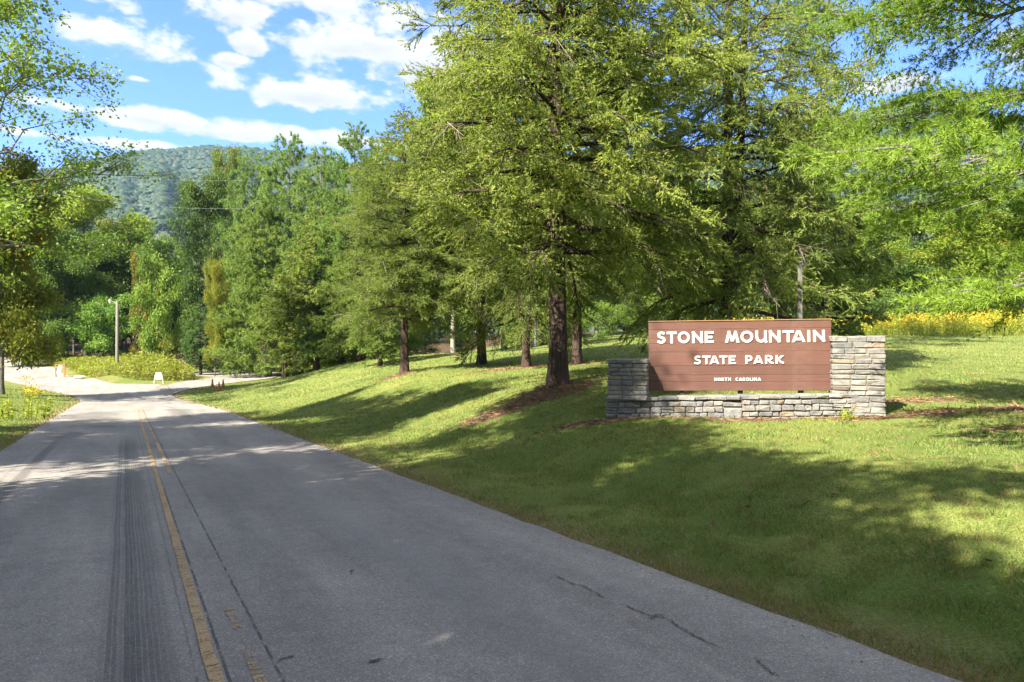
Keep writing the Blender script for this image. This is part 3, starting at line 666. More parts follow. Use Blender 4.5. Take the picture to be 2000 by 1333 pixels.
def broadleaf(seed, H, h0, Rad, nl, leaf, wid, clump, n2=7, n3=6, ell=1.0, up=0.75, airy=0.0, r_trunk=0.2, per=14, lean=0.0, acc=0.03):
    rng = np.random.default_rng(seed)
    m = 12; zz = np.linspace(0, 1, m) ** 1.2 * H * 0.9
    wob = np.cumsum(rng.normal(size=(m, 2)), 0) * 0.02 * H / 10; wob -= wob[0]
    TP = np.c_[wob[:, 0] + lean * zz, wob[:, 1], zz]; TR = r_trunk * (1 - zz / H) ** 0.9 + r_trunk * 0.5 * np.exp(-zz / (2 * r_trunk)) + 0.01
    TP[0, 2] = -0.4
    trunk = Acc(); V, Q = trunk_tube(TP, TR, 10, 0.06, seed); trunk.add(V, Q=Q)
    u = (np.arange(nl) + rng.uniform(0, 1, nl)) / nl; hz = h0 + (H * 0.88 - h0) * u
    az = np.arange(nl) * 2.39996 + rng.normal(size=nl) * 0.4; dh = np.c_[np.cos(az), np.sin(az), np.zeros(nl)]
    L = Rad * (0.45 + 0.62 * np.sin(np.pi * np.clip(0.18 + 0.78 * u, 0, 1)) ** ell) * rng.uniform(0.7, 1.15, nl)
    base = np.c_[np.interp(hz, zz, TP[:, 0]), np.interp(hz, zz, TP[:, 1]), hz]
    upv = up * (0.35 + 0.9 * u) + rng.normal(size=nl) * 0.12; ms = 4
    P = limb_curves(base, dh, L, upv, np.full(nl, 0.12), ms); P[:, 1:] += rng.normal(size=P[:, 1:].shape) * (L * 0.035)[:, None, None]
    s = np.linspace(0, 1, ms + 1); rad = (np.interp(hz, zz, TR) * 0.5)[:, None].clip(0.02, 0.16) * (1 - 0.8 * s)[None]
    V, Q = tubes(P[:, :-1].reshape(-1, 3), P[:, 1:].reshape(-1, 3), rad[:, :-1].ravel(), rad[:, 1:].ravel(), 5); trunk.add(V, Q=Q)
    sP = P[:, :-1].reshape(-1, 3); sE = P[:, 1:].reshape(-1, 3); sL = np.linalg.norm(sE - sP, axis=1); sD = norm(sE - sP); sS = np.tile(s[:-1], nl); sT = np.repeat(L, ms)
    cnt = np.round(n2 / ms * np.where(sS < 0.2, 0.4, 1.25) * rng.uniform(0.5, 1.6, len(sL))).astype(int)
    B2, D2, L2, i2 = kids(rng, sP, sD, sL, sT, cnt, 0, 1, 0.4, 1.1, lambda s: 0.38 + 0 * s, -0.1, 1.2)
    tip = np.arange(nl) * ms + ms - 1
    B2 = np.r_[B2, sE[tip], TP[-1:]]; D2 = np.r_[D2, sD[tip], [[0, 0, 1.0]]]; L2 = np.r_[L2, 0.3 * L, [Rad * 0.35]]; i2 = np.r_[i2 // ms, np.arange(nl), [0]]
    V, Q = tubes(B2, B2 + D2 * L2[:, None], 0.012 + 0.012 * L2, 0.006, 3); trunk.add(V, Q=Q)
    B3, D3, L3, i3 = kids(rng, B2, D2, L2, L2, n3, 0.15, 1.0, 0.3, 1.2, lambda s: 0.45 + 0 * s, -0.05, 1.5)
    if airy: V, Q = tubes(B3, B3 + D3 * L3[:, None], 0.009, 0.004, 3); trunk.add(V, Q=Q)
    keep = rng.random(len(B3)) > airy * 0.4; B3, D3, L3, i3 = B3[keep], D3[keep], L3[keep], i3[keep]
    k = len(B3); C = (B3 + D3 * L3[:, None] * 0.7)
    n = k * per; cl = np.repeat(np.arange(k), per)
    off = rng.normal(size=(n, 3)) * np.array([1, 1, 0.62]) * clump; pos = C[cl] + off
    d = norm(off * 0.6 / clump + rng.normal(size=(n, 3)) * 0.7 + np.array([0, 0, -0.25]))
    V, Qd = quad_leaves(rng, pos, d, rng.uniform(0.7, 1.3, n) * leaf, rng.uniform(0.7, 1.2, n) * wid, 0.35)
    lt = rng.normal(size=nl + 1) * 0.10; ct = rng.normal(size=k) * 0.10
    t = 0.42 + lt[np.minimum(i2[i3], nl)][cl] + ct[cl] + rng.normal(size=n) * 0.15
    # whole sprigs turn first
    turned = rng.random(k) < acc
    t = np.where(turned[cl] & (rng.random(n) < 0.8), 0.99, np.clip(t, 0, 0.90))
    return trunk, (V, Qd, np.repeat(t, 4)), None, H, Rad

class Kind:
    def __init__(s, data, barkm, leafm):
        tr, (V, Fc, ti), tw, _, _ = data
        s.H = float(np.percentile(V[:, 2], 99.9)); s.R = float(np.percentile(np.hypot(V[:, 0], V[:, 1]), 97.5))
        s.trunk = tr.mesh('trunk', barkm, True); s.crown = mesh('crown', V, Fc, leafm, ti); s.twigs = tw.mesh('dead_twigs', M['twig']) if tw else None
def plant_tree(kind, name, label, px=None, d=None, xy=None, top=None, H=None, r=None, rz=0.0, color=(1, 1, 1), group=None, cat='tree', dz=0.0, mats=None, RR=None):
    if xy is None: x, y, z = at(px, d)
    else: x, y = xy; z = g1(x, y)
    if H is None: H = (666 - top) / F * y + 1.6 - z
    rad = RR if RR else (r / F * y) if r else kind.R * H / kind.H
    o = thing(name, label, cat, (x, y, z + dz), rz, group); o.scale = (rad / kind.R, rad / kind.R, H / kind.H)
    for nm, me in (('trunk', kind.trunk), ('crown', kind.crown), ('dead_twigs', kind.twigs)):
        if me is None: continue
        c = obj(nm, me, o)
        if nm == 'dead_twigs': c['kind'] = 'stuff'
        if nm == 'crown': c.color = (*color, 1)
        if mats and nm in mats: c.material_slots[0].link = 'OBJECT'; c.material_slots[0].material = mats[nm]
    return o

cone = lambda u: (1 - u) ** 0.75 * 0.95 + 0.05
cedar_prof = lambda u: np.where(u < 0.35, 0.80 + 0.57 * u, 1.0) * (1 - np.clip((u - 0.25) / 0.75, 0, 1) ** 1.5 * 0.93)
K = {}
K['cedar_big'] = Kind(conifer(1, 17.0, 3.4, 4.1, 122, cedar_prof, lambda u: 0.10 + 0.35 * u, 0.22, 4.6, 15, cedar_leaf(13, 0.082, 0.034), 0.23, dead=320, k2=0.42, flute=0.16, low_droop=0.13), M['bark_red'], M['cedar'])
K['cedar_fork'] = Kind(conifer(2, 16.0, 1.9, 4.2, 112, lambda u: cedar_prof(u) * np.where(u > 0.6, 0.85, 1.0), lambda u: 0.06 + 0.40 * u, 0.24, 4.2, 14, cedar_leaf(16, 0.080, 0.030), 0.22, dead=460, k2=0.45, fork=(1.6, 0.2, 0.9), low_droop=0.22), M['bark_red'], M['cedar'])
K['cedar_mid'] = Kind(conifer(3, 12.5, 1.3, 3.1, 96, cedar_prof, lambda u: 0.08 + 0.35 * u, 0.24, 4.6, 13, cedar_leaf(10, 0.14, 0.06), 0.22, dead=100, k2=0.46, low_droop=0.26), M['bark_red'], M['cedar'])
K['cedar_slim'] = Kind(conifer(4, 11.0, 0.9, 2.5, 70, cedar_prof, lambda u: 0.05 + 0.30 * u, 0.15, 4.6, 12, cedar_leaf(9, 0.16, 0.068), 0.18, dead=80, k2=0.48), M['bark_red'], M['cedar'])
K['white_pine'] = Kind(conifer(5, 12.0, 2.75, 5.3, 50, lambda u: 1 - 0.45 * u, lambda u: 0.06 + 0.40 * u, 0.12, 5.0, 14, pine_leaf(3, 12, 0.135, 0.0150, 0.58), 0.24, crown_gap=6, k2=0.30, bare=0.10, low_droop=0.04, f2=0.22, f3=0.42, wj=0.012), M['bark_grey'], M['pine'])
pine_prof = lambda u: (1 - u) ** 0.55 * 0.92 + 0.08
K['pine_a'] = Kind(conifer(6, 20.0, 1.0, 5.0, 120, pine_prof, lambda u: 0.14 + 0.42 * u, 0.06, 3.0, 5.2, pine_leaf(3, 7, 0.30, 0.066, 0.6), 0.24, crown_gap=25, k2=0.36, bare=0.1), M['bark_grey'], M['pine'])
K['pine_b'] = Kind(conifer(7, 18.0, 0.8, 5.2, 112, pine_prof, lambda u: 0.22 + 0.36 * u, 0.08, 2.8, 5.0, pine_leaf(3, 7, 0.31, 0.070, 0.6), 0.24, crown_gap=23, k2=0.40, bare=0.1), M['bark_grey'], M['pine'])
K['oak'] = Kind(broadleaf(8, 19.0, 2.6, 5.0, 22, 0.30, 0.17, 0.50, n2=9, n3=7, per=30, r_trunk=0.28), M['bark_grey'], M['leaf'])
K['maple'] = Kind(broadleaf(9, 16.0, 2.2, 4.6, 20, 0.30, 0.18, 0.46, n2=9, n3=6, per=30, up=0.95, r_trunk=0.22, acc=0.06), M['bark_grey'], M['leaf'])
K['poplar'] = Kind(broadleaf(10, 24.0, 7.0, 6.5, 22, 0.21, 0.16, 0.34, n2=8, n3=7, per=16, up=0.75, airy=0.5, r_trunk=0.24, acc=0.02), M['bark_grey'], M['leaf'])
K['sapling'] = Kind(broadleaf(12, 8.0, 0.9, 2.8, 15, 0.26, 0.16, 0.34, n2=7, n3=5, per=20, r_trunk=0.09, acc=0.04), M['bark_grey'], M['leaf'])
K['shrub'] = Kind(broadleaf(13, 3.0, 0.1, 1.6, 13, 0.17, 0.09, 0.26, n2=6, n3=4, per=15, up=1.1, r_trunk=0.05, acc=0.05), M['bark_grey'], M['leaf'])
K['slender'] = Kind(broadleaf(14, 15.0, 9.0, 2.6, 9, 0.34, 0.20, 0.45, n2=6, n3=4, per=16, r_trunk=0.13), M['bark_grey'], M['leaf'])

# --- the lawn's conifers, near to far
plant_tree(K['cedar_big'], 'cedar_tree', 'big dark trunked cedar standing nearest on the lawn, just left of the low stone pillar', px=1088, d=18.6, H=17.5, r=318, rz=0.4, color=(1.2, 1.16, 0.95))
plant_tree(K['cedar_fork'], 'cedar_tree', 'twin trunked cedar with bare drooping twigs rising behind the brown sign', px=1418, d=22, H=16.5, r=245, rz=0.1, color=(1.12, 1.12, 1.0))
plant_tree(K['cedar_slim'], 'cedar_tree', 'brown trunked cedar behind the right end of the sign beside the grey pole', px=1602, d=27, H=11.5, r=120, rz=2.0, color=(0.95, 1.0, 0.95))
plant_tree(K['cedar_big'], 'cedar_tree', 'leftmost short cedar with low skirt of dark branches at the lawn crest', px=790, d=30, top=215, r=140, rz=1.9, color=(0.95, 0.98, 0.85))
plant_tree(K['cedar_big'], 'cedar_tree', 'cedar with pale split trunk standing second from the left on the lawn', px=940, d=33, top=40, r=150, rz=2.2, color=(1.0, 1.0, 0.85))
plant_tree(K['cedar_fork'], 'cedar_tree', 'slightly leaning cedar just left of the biggest dark trunk', px=1028, d=30, top=-60, r=150, rz=3.4, color=(1.0, 1.0, 0.9))
plant_tree(K['cedar_big'], 'cedar_tree', 'thick cedar close behind the biggest dark trunk on its right', px=1127, d=29, top=-90, r=165, rz=5.0, color=(1.0, 1.0, 0.9))
plant_tree(K['maple'], 'lawn_tree', 'pale grey trunked tree alone in the sunny lawn far behind the cedars', px=885, d=47, top=150, r=110, rz=0.6, color=(1.0, 1.05, 0.9), mats={'trunk': M['bark_pale']})
plant_tree(K['white_pine'], 'pine_tree', 'bright green long needled pine reaching in from the right edge', px=2160, d=10.8, H=12.0, r=550, rz=5.0, color=(0.98, 1.12, 0.72))
plant_tree(K['poplar'], 'hardwood_tree', 'tall vine covered hardwood with dark upright trunk against blue sky right of centre', px=1612, d=33, top=-360, r=190, rz=1.3, color=(0.85, 0.95, 0.85))
# --- pines along the far side of the lawn
PG = 'white pines in a row left of the lawn'
for (k, px, d, top, r, rz, col, lab) in [
    ('pine_a', 492, 74, 300, 84, 0.3, (0.85, 1.0, 1.15), 'pale green white pine leftmost in the row, beside the tall dark oak'),
    ('pine_b', 566, 68, 268, 96, 1.4, (0.88, 1.0, 1.1), 'white pine second from left in the row with sweeping soft branches'),
    ('pine_a', 628, 63, 288, 88, 2.6, (0.9, 1.0, 1.05), 'white pine in the middle of the row, lower than both neighbours'),
    ('pine_b', 690, 56, 243, 100, 4.0, (0.8, 0.95, 0.95), 'tallest dark tipped pine at the right end of the row by the cedars'),
    ('pine_a', 752, 62, 265, 84, 5.1, (0.85, 0.95, 0.9), 'white pine half hidden behind the leftmost lawn cedar'),
    ('pine_b', 520, 66, 395, 96, 0.9, (0.95, 1.0, 1.0), 'low broad pine with layered branches in front of the white pine row')]:
    plant_tree(K[k], 'pine_tree', lab, px=px, d=d, top=top, r=r, rz=rz, color=col, group=PG)
for (k, px, d, top, r, rz, col, lab) in [
    ('cedar_slim', 618, 55, 420, 92, 0.2, (1.0, 1.0, 0.8), 'olive scrub cedar with grey trunk at the foot of the pine row'),
    ('cedar_mid', 702, 50, 450, 78, 1.7, (0.9, 0.95, 0.75), 'dark olive cedar between the pine row and the lawn crest'),
    ('cedar_slim', 556, 61, 520, 66, 3.0, (0.95, 1.0, 0.8), 'small olive cedar in front of the low broad pine'),
    ('cedar_mid', 655, 58, 385, 84, 4.2, (1.0, 1.0, 0.75), 'yellowish cedar under the middle of the pine row'),
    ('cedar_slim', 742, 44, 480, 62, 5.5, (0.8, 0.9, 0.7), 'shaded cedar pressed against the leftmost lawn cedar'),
    ('cedar_slim', 392, 70, 590, 36, 0.7, (0.6, 0.85, 0.9), 'small dark spruce like evergreen at the foot of the tall oak')]:
    plant_tree(K[k], 'evergreen_tree', lab, px=px, d=d, top=top, r=r, rz=rz, color=col, group='evergreens below the pine row')
# --- hardwoods across the junction
for (k, px, d, top, r, rz, col, lab) in [
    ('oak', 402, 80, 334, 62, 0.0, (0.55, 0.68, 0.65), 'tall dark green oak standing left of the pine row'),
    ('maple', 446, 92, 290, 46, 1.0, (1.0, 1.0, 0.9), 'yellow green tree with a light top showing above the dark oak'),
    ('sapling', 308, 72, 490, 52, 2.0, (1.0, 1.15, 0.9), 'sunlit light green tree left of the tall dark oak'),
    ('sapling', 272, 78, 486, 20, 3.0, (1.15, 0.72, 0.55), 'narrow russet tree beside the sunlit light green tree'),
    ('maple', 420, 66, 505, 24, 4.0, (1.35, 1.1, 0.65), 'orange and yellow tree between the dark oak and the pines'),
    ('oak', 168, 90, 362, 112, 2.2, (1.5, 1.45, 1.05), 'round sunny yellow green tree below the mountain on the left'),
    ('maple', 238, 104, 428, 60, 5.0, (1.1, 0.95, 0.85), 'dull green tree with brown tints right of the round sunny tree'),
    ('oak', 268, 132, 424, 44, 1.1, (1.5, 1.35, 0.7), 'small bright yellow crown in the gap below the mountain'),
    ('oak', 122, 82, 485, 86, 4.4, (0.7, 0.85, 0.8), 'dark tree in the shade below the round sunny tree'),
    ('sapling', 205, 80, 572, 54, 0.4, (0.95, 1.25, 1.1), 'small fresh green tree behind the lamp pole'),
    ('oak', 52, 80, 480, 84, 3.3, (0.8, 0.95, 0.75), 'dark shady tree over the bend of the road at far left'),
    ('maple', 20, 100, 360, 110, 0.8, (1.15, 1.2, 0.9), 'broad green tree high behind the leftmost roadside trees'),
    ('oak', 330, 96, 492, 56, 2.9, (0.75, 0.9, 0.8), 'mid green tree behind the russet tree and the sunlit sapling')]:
    plant_tree(K[k], 'hardwood_tree', lab, px=px, d=d, top=top, r=r, rz=rz, color=col, group='hardwoods across the junction')
plant_tree(K['poplar'], 'poplar_tree', 'tall airy poplar with open leafy boughs at the left edge of the sky', px=-30, d=37, top=-60, r=300, rz=2.5, color=(1.0, 1.1, 0.8))
plant_tree(K['maple'], 'maple_tree', 'yellow and orange tinged maple on the left verge with dark low trunk', px=4, d=41, top=300, r=118, rz=1.2, color=(0.95, 1.05, 0.75), mats={'crown': M['autumn']})
rng = np.random.default_rng(77)
for i in range(16):
    px = 62 + i * 17 + rng.uniform(-6, 6); d = rng.uniform(84, 98)
    plant_tree(K['slender'], 'slender_tree', 'slim bare trunk standing in the dark wood behind the roadside bank', px=px, d=d, H=rng.uniform(13, 17), rz=rng.uniform(0, 6), color=(0.6, 0.75, 0.65), group='slim trunks in the dark wood')
# --- behind the lawn on the right
BG = 'trees closing the back of the lawn'
for (k, px, d, top, r, rz, col, lab) in [
    ('oak', 985, 70, 330, 110, 0.5, (0.9, 1.0, 0.8), 'shaded green tree behind the lawn, seen between the left lawn cedars'),
    ('maple', 1165, 72, 330, 110, 1.5, (1.0, 1.05, 0.8), 'yellow green tree behind the lawn, just right of the biggest dark trunk'),
    ('oak', 1285, 74, 350, 100, 2.5, (0.95, 1.05, 0.85), 'green tree behind the lawn, above the left end of the sign'),
    ('maple', 1390, 76, 360, 100, 3.5, (1.0, 1.1, 0.8), 'sunny tree behind the twin trunked cedar'),
    ('oak', 1500, 72, 380, 90, 4.5, (1.0, 1.15, 0.85), 'light green tree behind the right half of the sign'),
    ('maple', 1600, 66, 400, 90, 5.5, (1.1, 1.15, 0.8), 'yellowish tree beyond the goldenrod, right of the grey pole'),
    ('maple', 1700, 64, 430, 80, 0.2, (1.2, 1.2, 0.65), 'yellow green tree beyond the goldenrod, behind the low pine boughs'),
    ('oak', 1800, 70, 400, 100, 1.2, (0.9, 1.05, 0.85), 'green tree beyond the goldenrod, between two yellow green trees'),
    ('maple', 1905, 60, 420, 110, 2.2, (1.25, 1.22, 0.62), 'yellowing tree beyond the goldenrod near the right edge'),
    ('oak', 2030, 66, 380, 110, 3.2, (0.85, 1.0, 0.85), 'green tree at the right edge beyond the goldenrod')]:
    plant_tree(K[k], 'hardwood_tree', lab, px=px, d=d, top=top, r=r, rz=rz, color=col, group=BG)
ORD = ['first', 'second', 'third', 'fourth', 'fifth', 'sixth', 'seventh', 'eighth', 'ninth', 'tenth']
# shrubs: back hedge of the lawn, edge of the side road, meadow edge
for i, px in enumerate((1010, 1062, 1120, 1178, 1232, 1290, 1350)):
    plant_tree(K['shrub'], 'hedge_shrub', f'{ORD[i]} bush from the left in the hedge closing the back of the sunny lawn', px=px, d=64 + (i % 3), H=3.4 + 0.5 * (i % 2), r=42, rz=i * 1.3, color=(0.8, 0.95, 0.75), group='bushes closing the back of the lawn', cat='bush')
for i, px in enumerate((1640, 1700, 1765, 1830, 1890, 1950, 2010)):
    plant_tree(K['shrub'], 'meadow_shrub', f'{ORD[i]} dark bluish bush behind the yellow goldenrod, counted from the sign', px=px, d=59 + (i % 2), H=3.0 + 0.4 * (i % 3), r=46, rz=i * 1.7, color=(0.55, 0.75, 0.85), group='dark bushes behind the goldenrod', cat='bush')
for i, (px, d, h, c) in enumerate(((455, 80, 2.4, (1.2, 1.2, 0.7)), (500, 78, 2.0, (1.5, 1.4, 0.5)), (545, 76, 2.2, (1.1, 1.2, 0.8)), (590, 70, 2.4, (1.0, 1.1, 0.8)), (630, 64, 2.2, (1.0, 1.1, 0.7)), (672, 60, 2.6, (0.9, 1.0, 0.7)), (715, 57, 2.4, (0.8, 1.0, 0.7)), (770, 62, 2.6, (0.8, 1.0, 0.7)), (830, 66, 2.6, (0.7, 0.9, 0.7)), (900, 68, 2.8, (0.7, 0.9, 0.7)))):
    plant_tree(K['shrub'], 'wood_edge_shrub', f'{ORD[i]} leafy bush from the left along the wood edge below the pines', px=px, d=d, H=h, r=34, rz=i, color=c, group='bushes along the wood edge', cat='bush')
plant_tree(K['shrub'], 'pale_shrub', 'pale pinkish green bush in front of the dark wood beside the island', px=326, d=72, H=4.2, r=30, rz=0.5, color=(1.5, 1.3, 1.2), cat='bush')
# --- roadside trees that shade the road from the left, outside the picture
SH = [(-28, -8.0, 17), (-21, -7.0, 16), (-14, -8.5, 17), (-8.4, -7.0, 15.5), (-3.4, -8.2, 14.2), (1.4, -7.6, 13.8), (4.6, -8.4, 15.0), (7.3, -8.0, 20.0), (15.5, -9.0, 18.5), (21.5, -10.0, 17.0),
      (-24, -13, 17), (-17, -12.5, 16), (-11, -13, 16.5), (-5.7, -12.5, 16), (3.5, -12.6, 14), (15, -13.5, 17)]
for i, (tt, c, h) in enumerate(SH):
    x, y = road_xy(tt, c)
    plant_tree(K['oak' if i % 2 else 'maple'], 'roadside_tree', 'green roadside tree on the left verge shading the road from outside the picture', xy=(x, y), H=h, rz=i * 1.9, RR=4.0, color=(0.9, 1, 0.85), group='trees shading the road from the left verge')

# --- far wood that reads as one mass
def far_wood():
    rng = np.random.default_rng(31); a = Acc()
    n = 520; az = np.radians(rng.uniform(-47, 47, n)); r = rng.uniform(108, 170, n)
    x = np.sin(az) * r; y = np.cos(az) * r
    k = (y > 84); x, y, r = x[k], y[k], r[k]; n = len(x)
    z = G(x, y); h = rng.uniform(9, 15, n); 
    per = 95; idx = np.repeat(np.arange(n), per); m = len(idx)
    o = norm(rng.normal(size=(m, 3))) * rng.uniform(0.55, 1.05, m)[:, None] ** 0.5
    pos = np.c_[x[idx], y[idx], z[idx] + h[idx] * 0.55] + o * np.c_[np.full(m, 3.6), np.full(m, 3.6), h[idx] * 0.47]
    d = norm(o + rng.normal(size=(m, 3)) * 0.6)
    V, Q = quad_leaves(rng, pos, d, rng.uniform(0.8, 1.5, m), rng.uniform(0.5, 0.9, m), 0.3)
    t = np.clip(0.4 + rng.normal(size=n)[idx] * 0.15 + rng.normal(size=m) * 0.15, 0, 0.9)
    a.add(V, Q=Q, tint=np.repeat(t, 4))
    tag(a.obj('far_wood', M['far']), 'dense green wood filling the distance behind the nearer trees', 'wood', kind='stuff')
far_wood()

# ------------------------------------------------------------------ stone base and sign
def stone_mat():
    m, t, b = mat('granite'); o = t.new('ShaderNodeTexCoord').outputs['Object']; oi = t.new('ShaderNodeObjectInfo')
    v = t.vmath('ADD', o, t.vmath('MULTIPLY', t.comb(oi.outputs['Random'], oi.outputs['Random'], oi.outputs['Random']), (50, 31, 17)))
    n = t.noise(v, 7, 6, 0.7); n2 = t.noise(v, 70, 3, 0.7); n3 = t.noise(v, 2.5, 3)
    c = t.ramp(n, [(0.25, (0.10, 0.102, 0.106)), (0.5, (0.215, 0.208, 0.198)), (0.75, (0.33, 0.315, 0.292))])
    c = t.mix(1.0, c, t.ramp(oi.outputs['Random'], [(0.0, (0.72, 0.74, 0.78)), (0.5, (1.0, 1.0, 1.0)), (1.0, (1.12, 1.09, 1.02))]), 'MULTIPLY')
    c = t.mix(t.math('MULTIPLY', t.step(n2, 0.55, 0.75), 0.5), c, (0.10, 0.10, 0.105, 1))
    c = t.mix(t.math('MULTIPLY', t.step(n3, 0.55, 0.75), 0.30), c, (0.36, 0.27, 0.19, 1))
    n6 = t.noise(v, 4.0, 5, 0.7); c = t.mix(t.math('MULTIPLY', t.step(n6, 0.58, 0.72), 0.5), c, (0.085, 0.085, 0.082, 1))
    c = t.mix(1.0, c, oi.outputs['Color'], 'MULTIPLY')
    t.put(b.inputs['Base Color'], c); b.inputs['Roughness'].default_value = 0.9
    bump(t, b, t.math('ADD', t.math('MULTIPLY', n, 2.0), n2), 0.8, 0.02); return m
M['stone'] = stone_mat()
M['mortar'] = plain('mortar', (0.17, 0.145, 0.115), 0.95, 0.4, 12)
SQ = []; 
def block_mesh(rng, dx, dy, dz, ch=0.012):
    """bevelled, slightly uneven stone block, centre at origin: 24 vertices, 44 triangles"""
    h = np.array([dx, dy, dz]) / 2; V = []; idx = {}
    for sx in (-1, 1):
        for sy in (-1, 1):
            for sz in (-1, 1):
                s = np.array([sx, sy, sz]); c = h * s + rng.normal(size=3) * np.minimum(0.008, h * 0.12)
                cv = np.minimum(ch * rng.uniform(0.7, 1.5), h * 0.45)
                for ax in range(3):
                    p = c - s * cv; p[ax] = c[ax]; idx[(sx, sy, sz, ax)] = len(V); V.append(p)
    Q = []; T = []
    for ax in range(3):
        b1, b2 = [k for k in range(3) if k != ax]
        for sg in (-1, 1):
            f = []
            for (p, q) in ((-1, -1), (1, -1), (1, 1), (-1, 1)):
                s = [0, 0, 0]; s[ax] = sg; s[b1] = p; s[b2] = q; f.append(idx[(*s, ax)])
            flip = (sg > 0) == (ax == 1); Q.append(f[::-1] if flip else f)
    for ax in range(3):                    # edges along axis ax
        b1, b2 = [k for k in range(3) if k != ax]
        for p in (-1, 1):
            for q in (-1, 1):
                s0 = [0, 0, 0]; s1 = [0, 0, 0]; s0[ax] = -1; s1[ax] = 1
                for s in (s0, s1): s[b1] = p; s[b2] = q
                f = [idx[(*s0, b1)], idx[(*s1, b1)], idx[(*s1, b2)], idx[(*s0, b2)]]
                Q.append(f)
    for k in [(a, b, c) for a in (-1, 1) for b in (-1, 1) for c in (-1, 1)]: T.append([idx[(*k, 0)], idx[(*k, 1)], idx[(*k, 2)]])
    V = np.array(V)
    def orient(f):
        p = V[f]; n = np.cross(p[1] - p[0], p[2] - p[0]); return f if np.dot(n, p.mean(0)) > 0 else f[::-1]
    return mesh('stone', V, [[orient(f) for f in Q], [orient(f) for f in T]], M['stone'])

def sign_base():
    rng = np.random.default_rng(42)
    # local frame: X along the wall (left -> right), Y away from the road, Z up; origin at left end front foot
    A = np.array([1.93, 14.02]); B = np.array([7.32, 13.40]); W = np.linalg.norm(B - A); ang = math.atan2(B[1] - A[1], B[0] - A[0])
    z0 = g1(*A) - 0.02
    root = thing('stone_sign_base', 'grey stone wall with a short left pillar and taller right pillar under the sign', 'stone wall', (A[0], A[1], z0), ang)
    slope = (g1(*B) - 0.02 - z0) / W
    core = Acc(); count = [0]
    def stone(x, y, z, dx, dy, dz, rz=0.0, pivot=None, col=None):
        o = obj('stone', block_mesh(rng, dx - 0.012, dy, dz - 0.012), root)
        o.location = (x, y, z); o.rotation_euler = (rng.normal() * 0.006, rng.normal() * 0.012, rz + rng.normal() * 0.012)
        c = col or ((1, 1, 1) if rng.random() > 0.06 else (1.1, 0.92, 0.72)); o.color = (*c, 1); count[0] += 1
    def split(total, lo, hi):
        n = max(1, int(round(total / ((lo + hi) / 2)))); w = rng.uniform(lo, hi, n); return w / w.sum() * total
    def pier(x0, y0, wx, wy, zb, hh, rz, lo, hi, rows, mid=None):
        c, s = math.cos(rz), math.sin(rz)
        tr = lambda u, v: (x0 + u * c - v * s, y0 + u * s + v * c)
        zz = zb; rowh = rng.uniform(0.8, 1.2, rows); rowh *= hh / rowh.sum()
        for k, rh in enumerate(rowh):
            lap = 0.012 if k == rows - 1 else 0.0
            ws = split(wx + 2 * lap, lo, hi); u = -lap
            for j, w in enumerate(ws):
                end = j in (0, len(ws) - 1); dep = (0.34 if (k + j) % 2 else 0.22) if end else 0.2
                out = rng.uniform(-0.012, 0.012) + lap
                if k == rows - 1: dep = wy * 0.55
                px, py = tr(u + w / 2, dep / 2 - out); stone(px, py, zz + rh / 2, w, dep, rh, rz)
                if end:
                    rest = wy - dep; 
                    bx = (0.11 if j == 0 else wx - 0.11) 
                    for q, l in enumerate(split(rest, 0.2, 0.4)):
                        px, py = tr(bx, dep - out + l / 2 + (rest * 0.5 if q else 0)); stone(px, py, zz + rh / 2, 0.22, l, rh, rz)
                u += w
            if k == rows - 1:
                for w in [wx - 0.44]:
                    px, py = tr(wx / 2, wy * 0.78); stone(px, py, zz + rh / 2, w, wy * 0.44, rh, rz)
            zz += rh
        px, py = tr(wx / 2, wy / 2); core.box((px, py, zb + hh / 2 - 0.03), (wx - 0.05, wy - 0.05, hh - 0.05), rotz(rz))
    # low wall: irregular courses, cap stones running through its depth
    hw = 0.46; depth = 0.42
    x = 0.0
    big = 2.52
    def panel(xa, xb, zb, h, courses):
        zz = zb; ch = rng.uniform(0.75, 1.3, courses); ch *= h / ch.sum()
        for rh in ch:
            u = xa
            for w in split(xb - xa, 0.13, 0.34):
                zc = zz + slope * (u + w / 2)
                if rh > 0.115 and rng.random() < 0.22 and w > 0.15:
                    f = rng.uniform(0.4, 0.6)
                    stone(u + w / 2, 0.12 + rng.uniform(-.012, .012), zc + rh * f / 2, w, 0.24, rh * f); stone(u + w / 2, 0.12 + rng.uniform(-.012, .012), zc + rh * (1 + f) / 2, w, 0.24, rh * (1 - f))
                else: stone(u + w / 2, 0.12 + rng.uniform(-.014, .012), zc + rh / 2, w, 0.24, rh)
                u += w
            zz += rh
    panel(0.0, big - 0.17, -0.08, hw - 0.02, 4); panel(big + 0.2, W, -0.08, hw - 0.02, 4)
    stone(big + 0.015, 0.12, 0.13, 0.36, 0.26, 0.32, col=(0.9, 0.95, 1.02))
    stone(big + 0.0, 0.12, 0.345, 0.38, 0.24, 0.09)
    u = 0.0
    for w in split(W, 0.22, 0.48):
        stone(u + w / 2, depth / 2 + rng.uniform(-.02, .01), hw - 0.08 + 0.04 + slope * (u + w / 2), w, depth, 0.085); u += w
    for s0, s1 in ((0.05, W / 2), (W / 2, W - 0.05)): core.box(((s0 + s1) / 2, depth / 2 + 0.01, hw / 2 - 0.09 + slope * (s0 + s1) / 2), (s1 - s0, depth - 0.07, hw - 0.02))
    # short left pillar, turned a little towards the road
    pier(0.03, -0.015, 0.80, 0.74, hw - 0.04 + 0.0, 0.84, -0.17, 0.20, 0.36, 9)
    # tall right pillar
    pier(W - 0.97, 0.06, 0.965, 0.50, -0.06 + slope * W, 1.645, -0.17, 0.20, 0.38, 15)
    core.obj('mortar', M['mortar'], root)
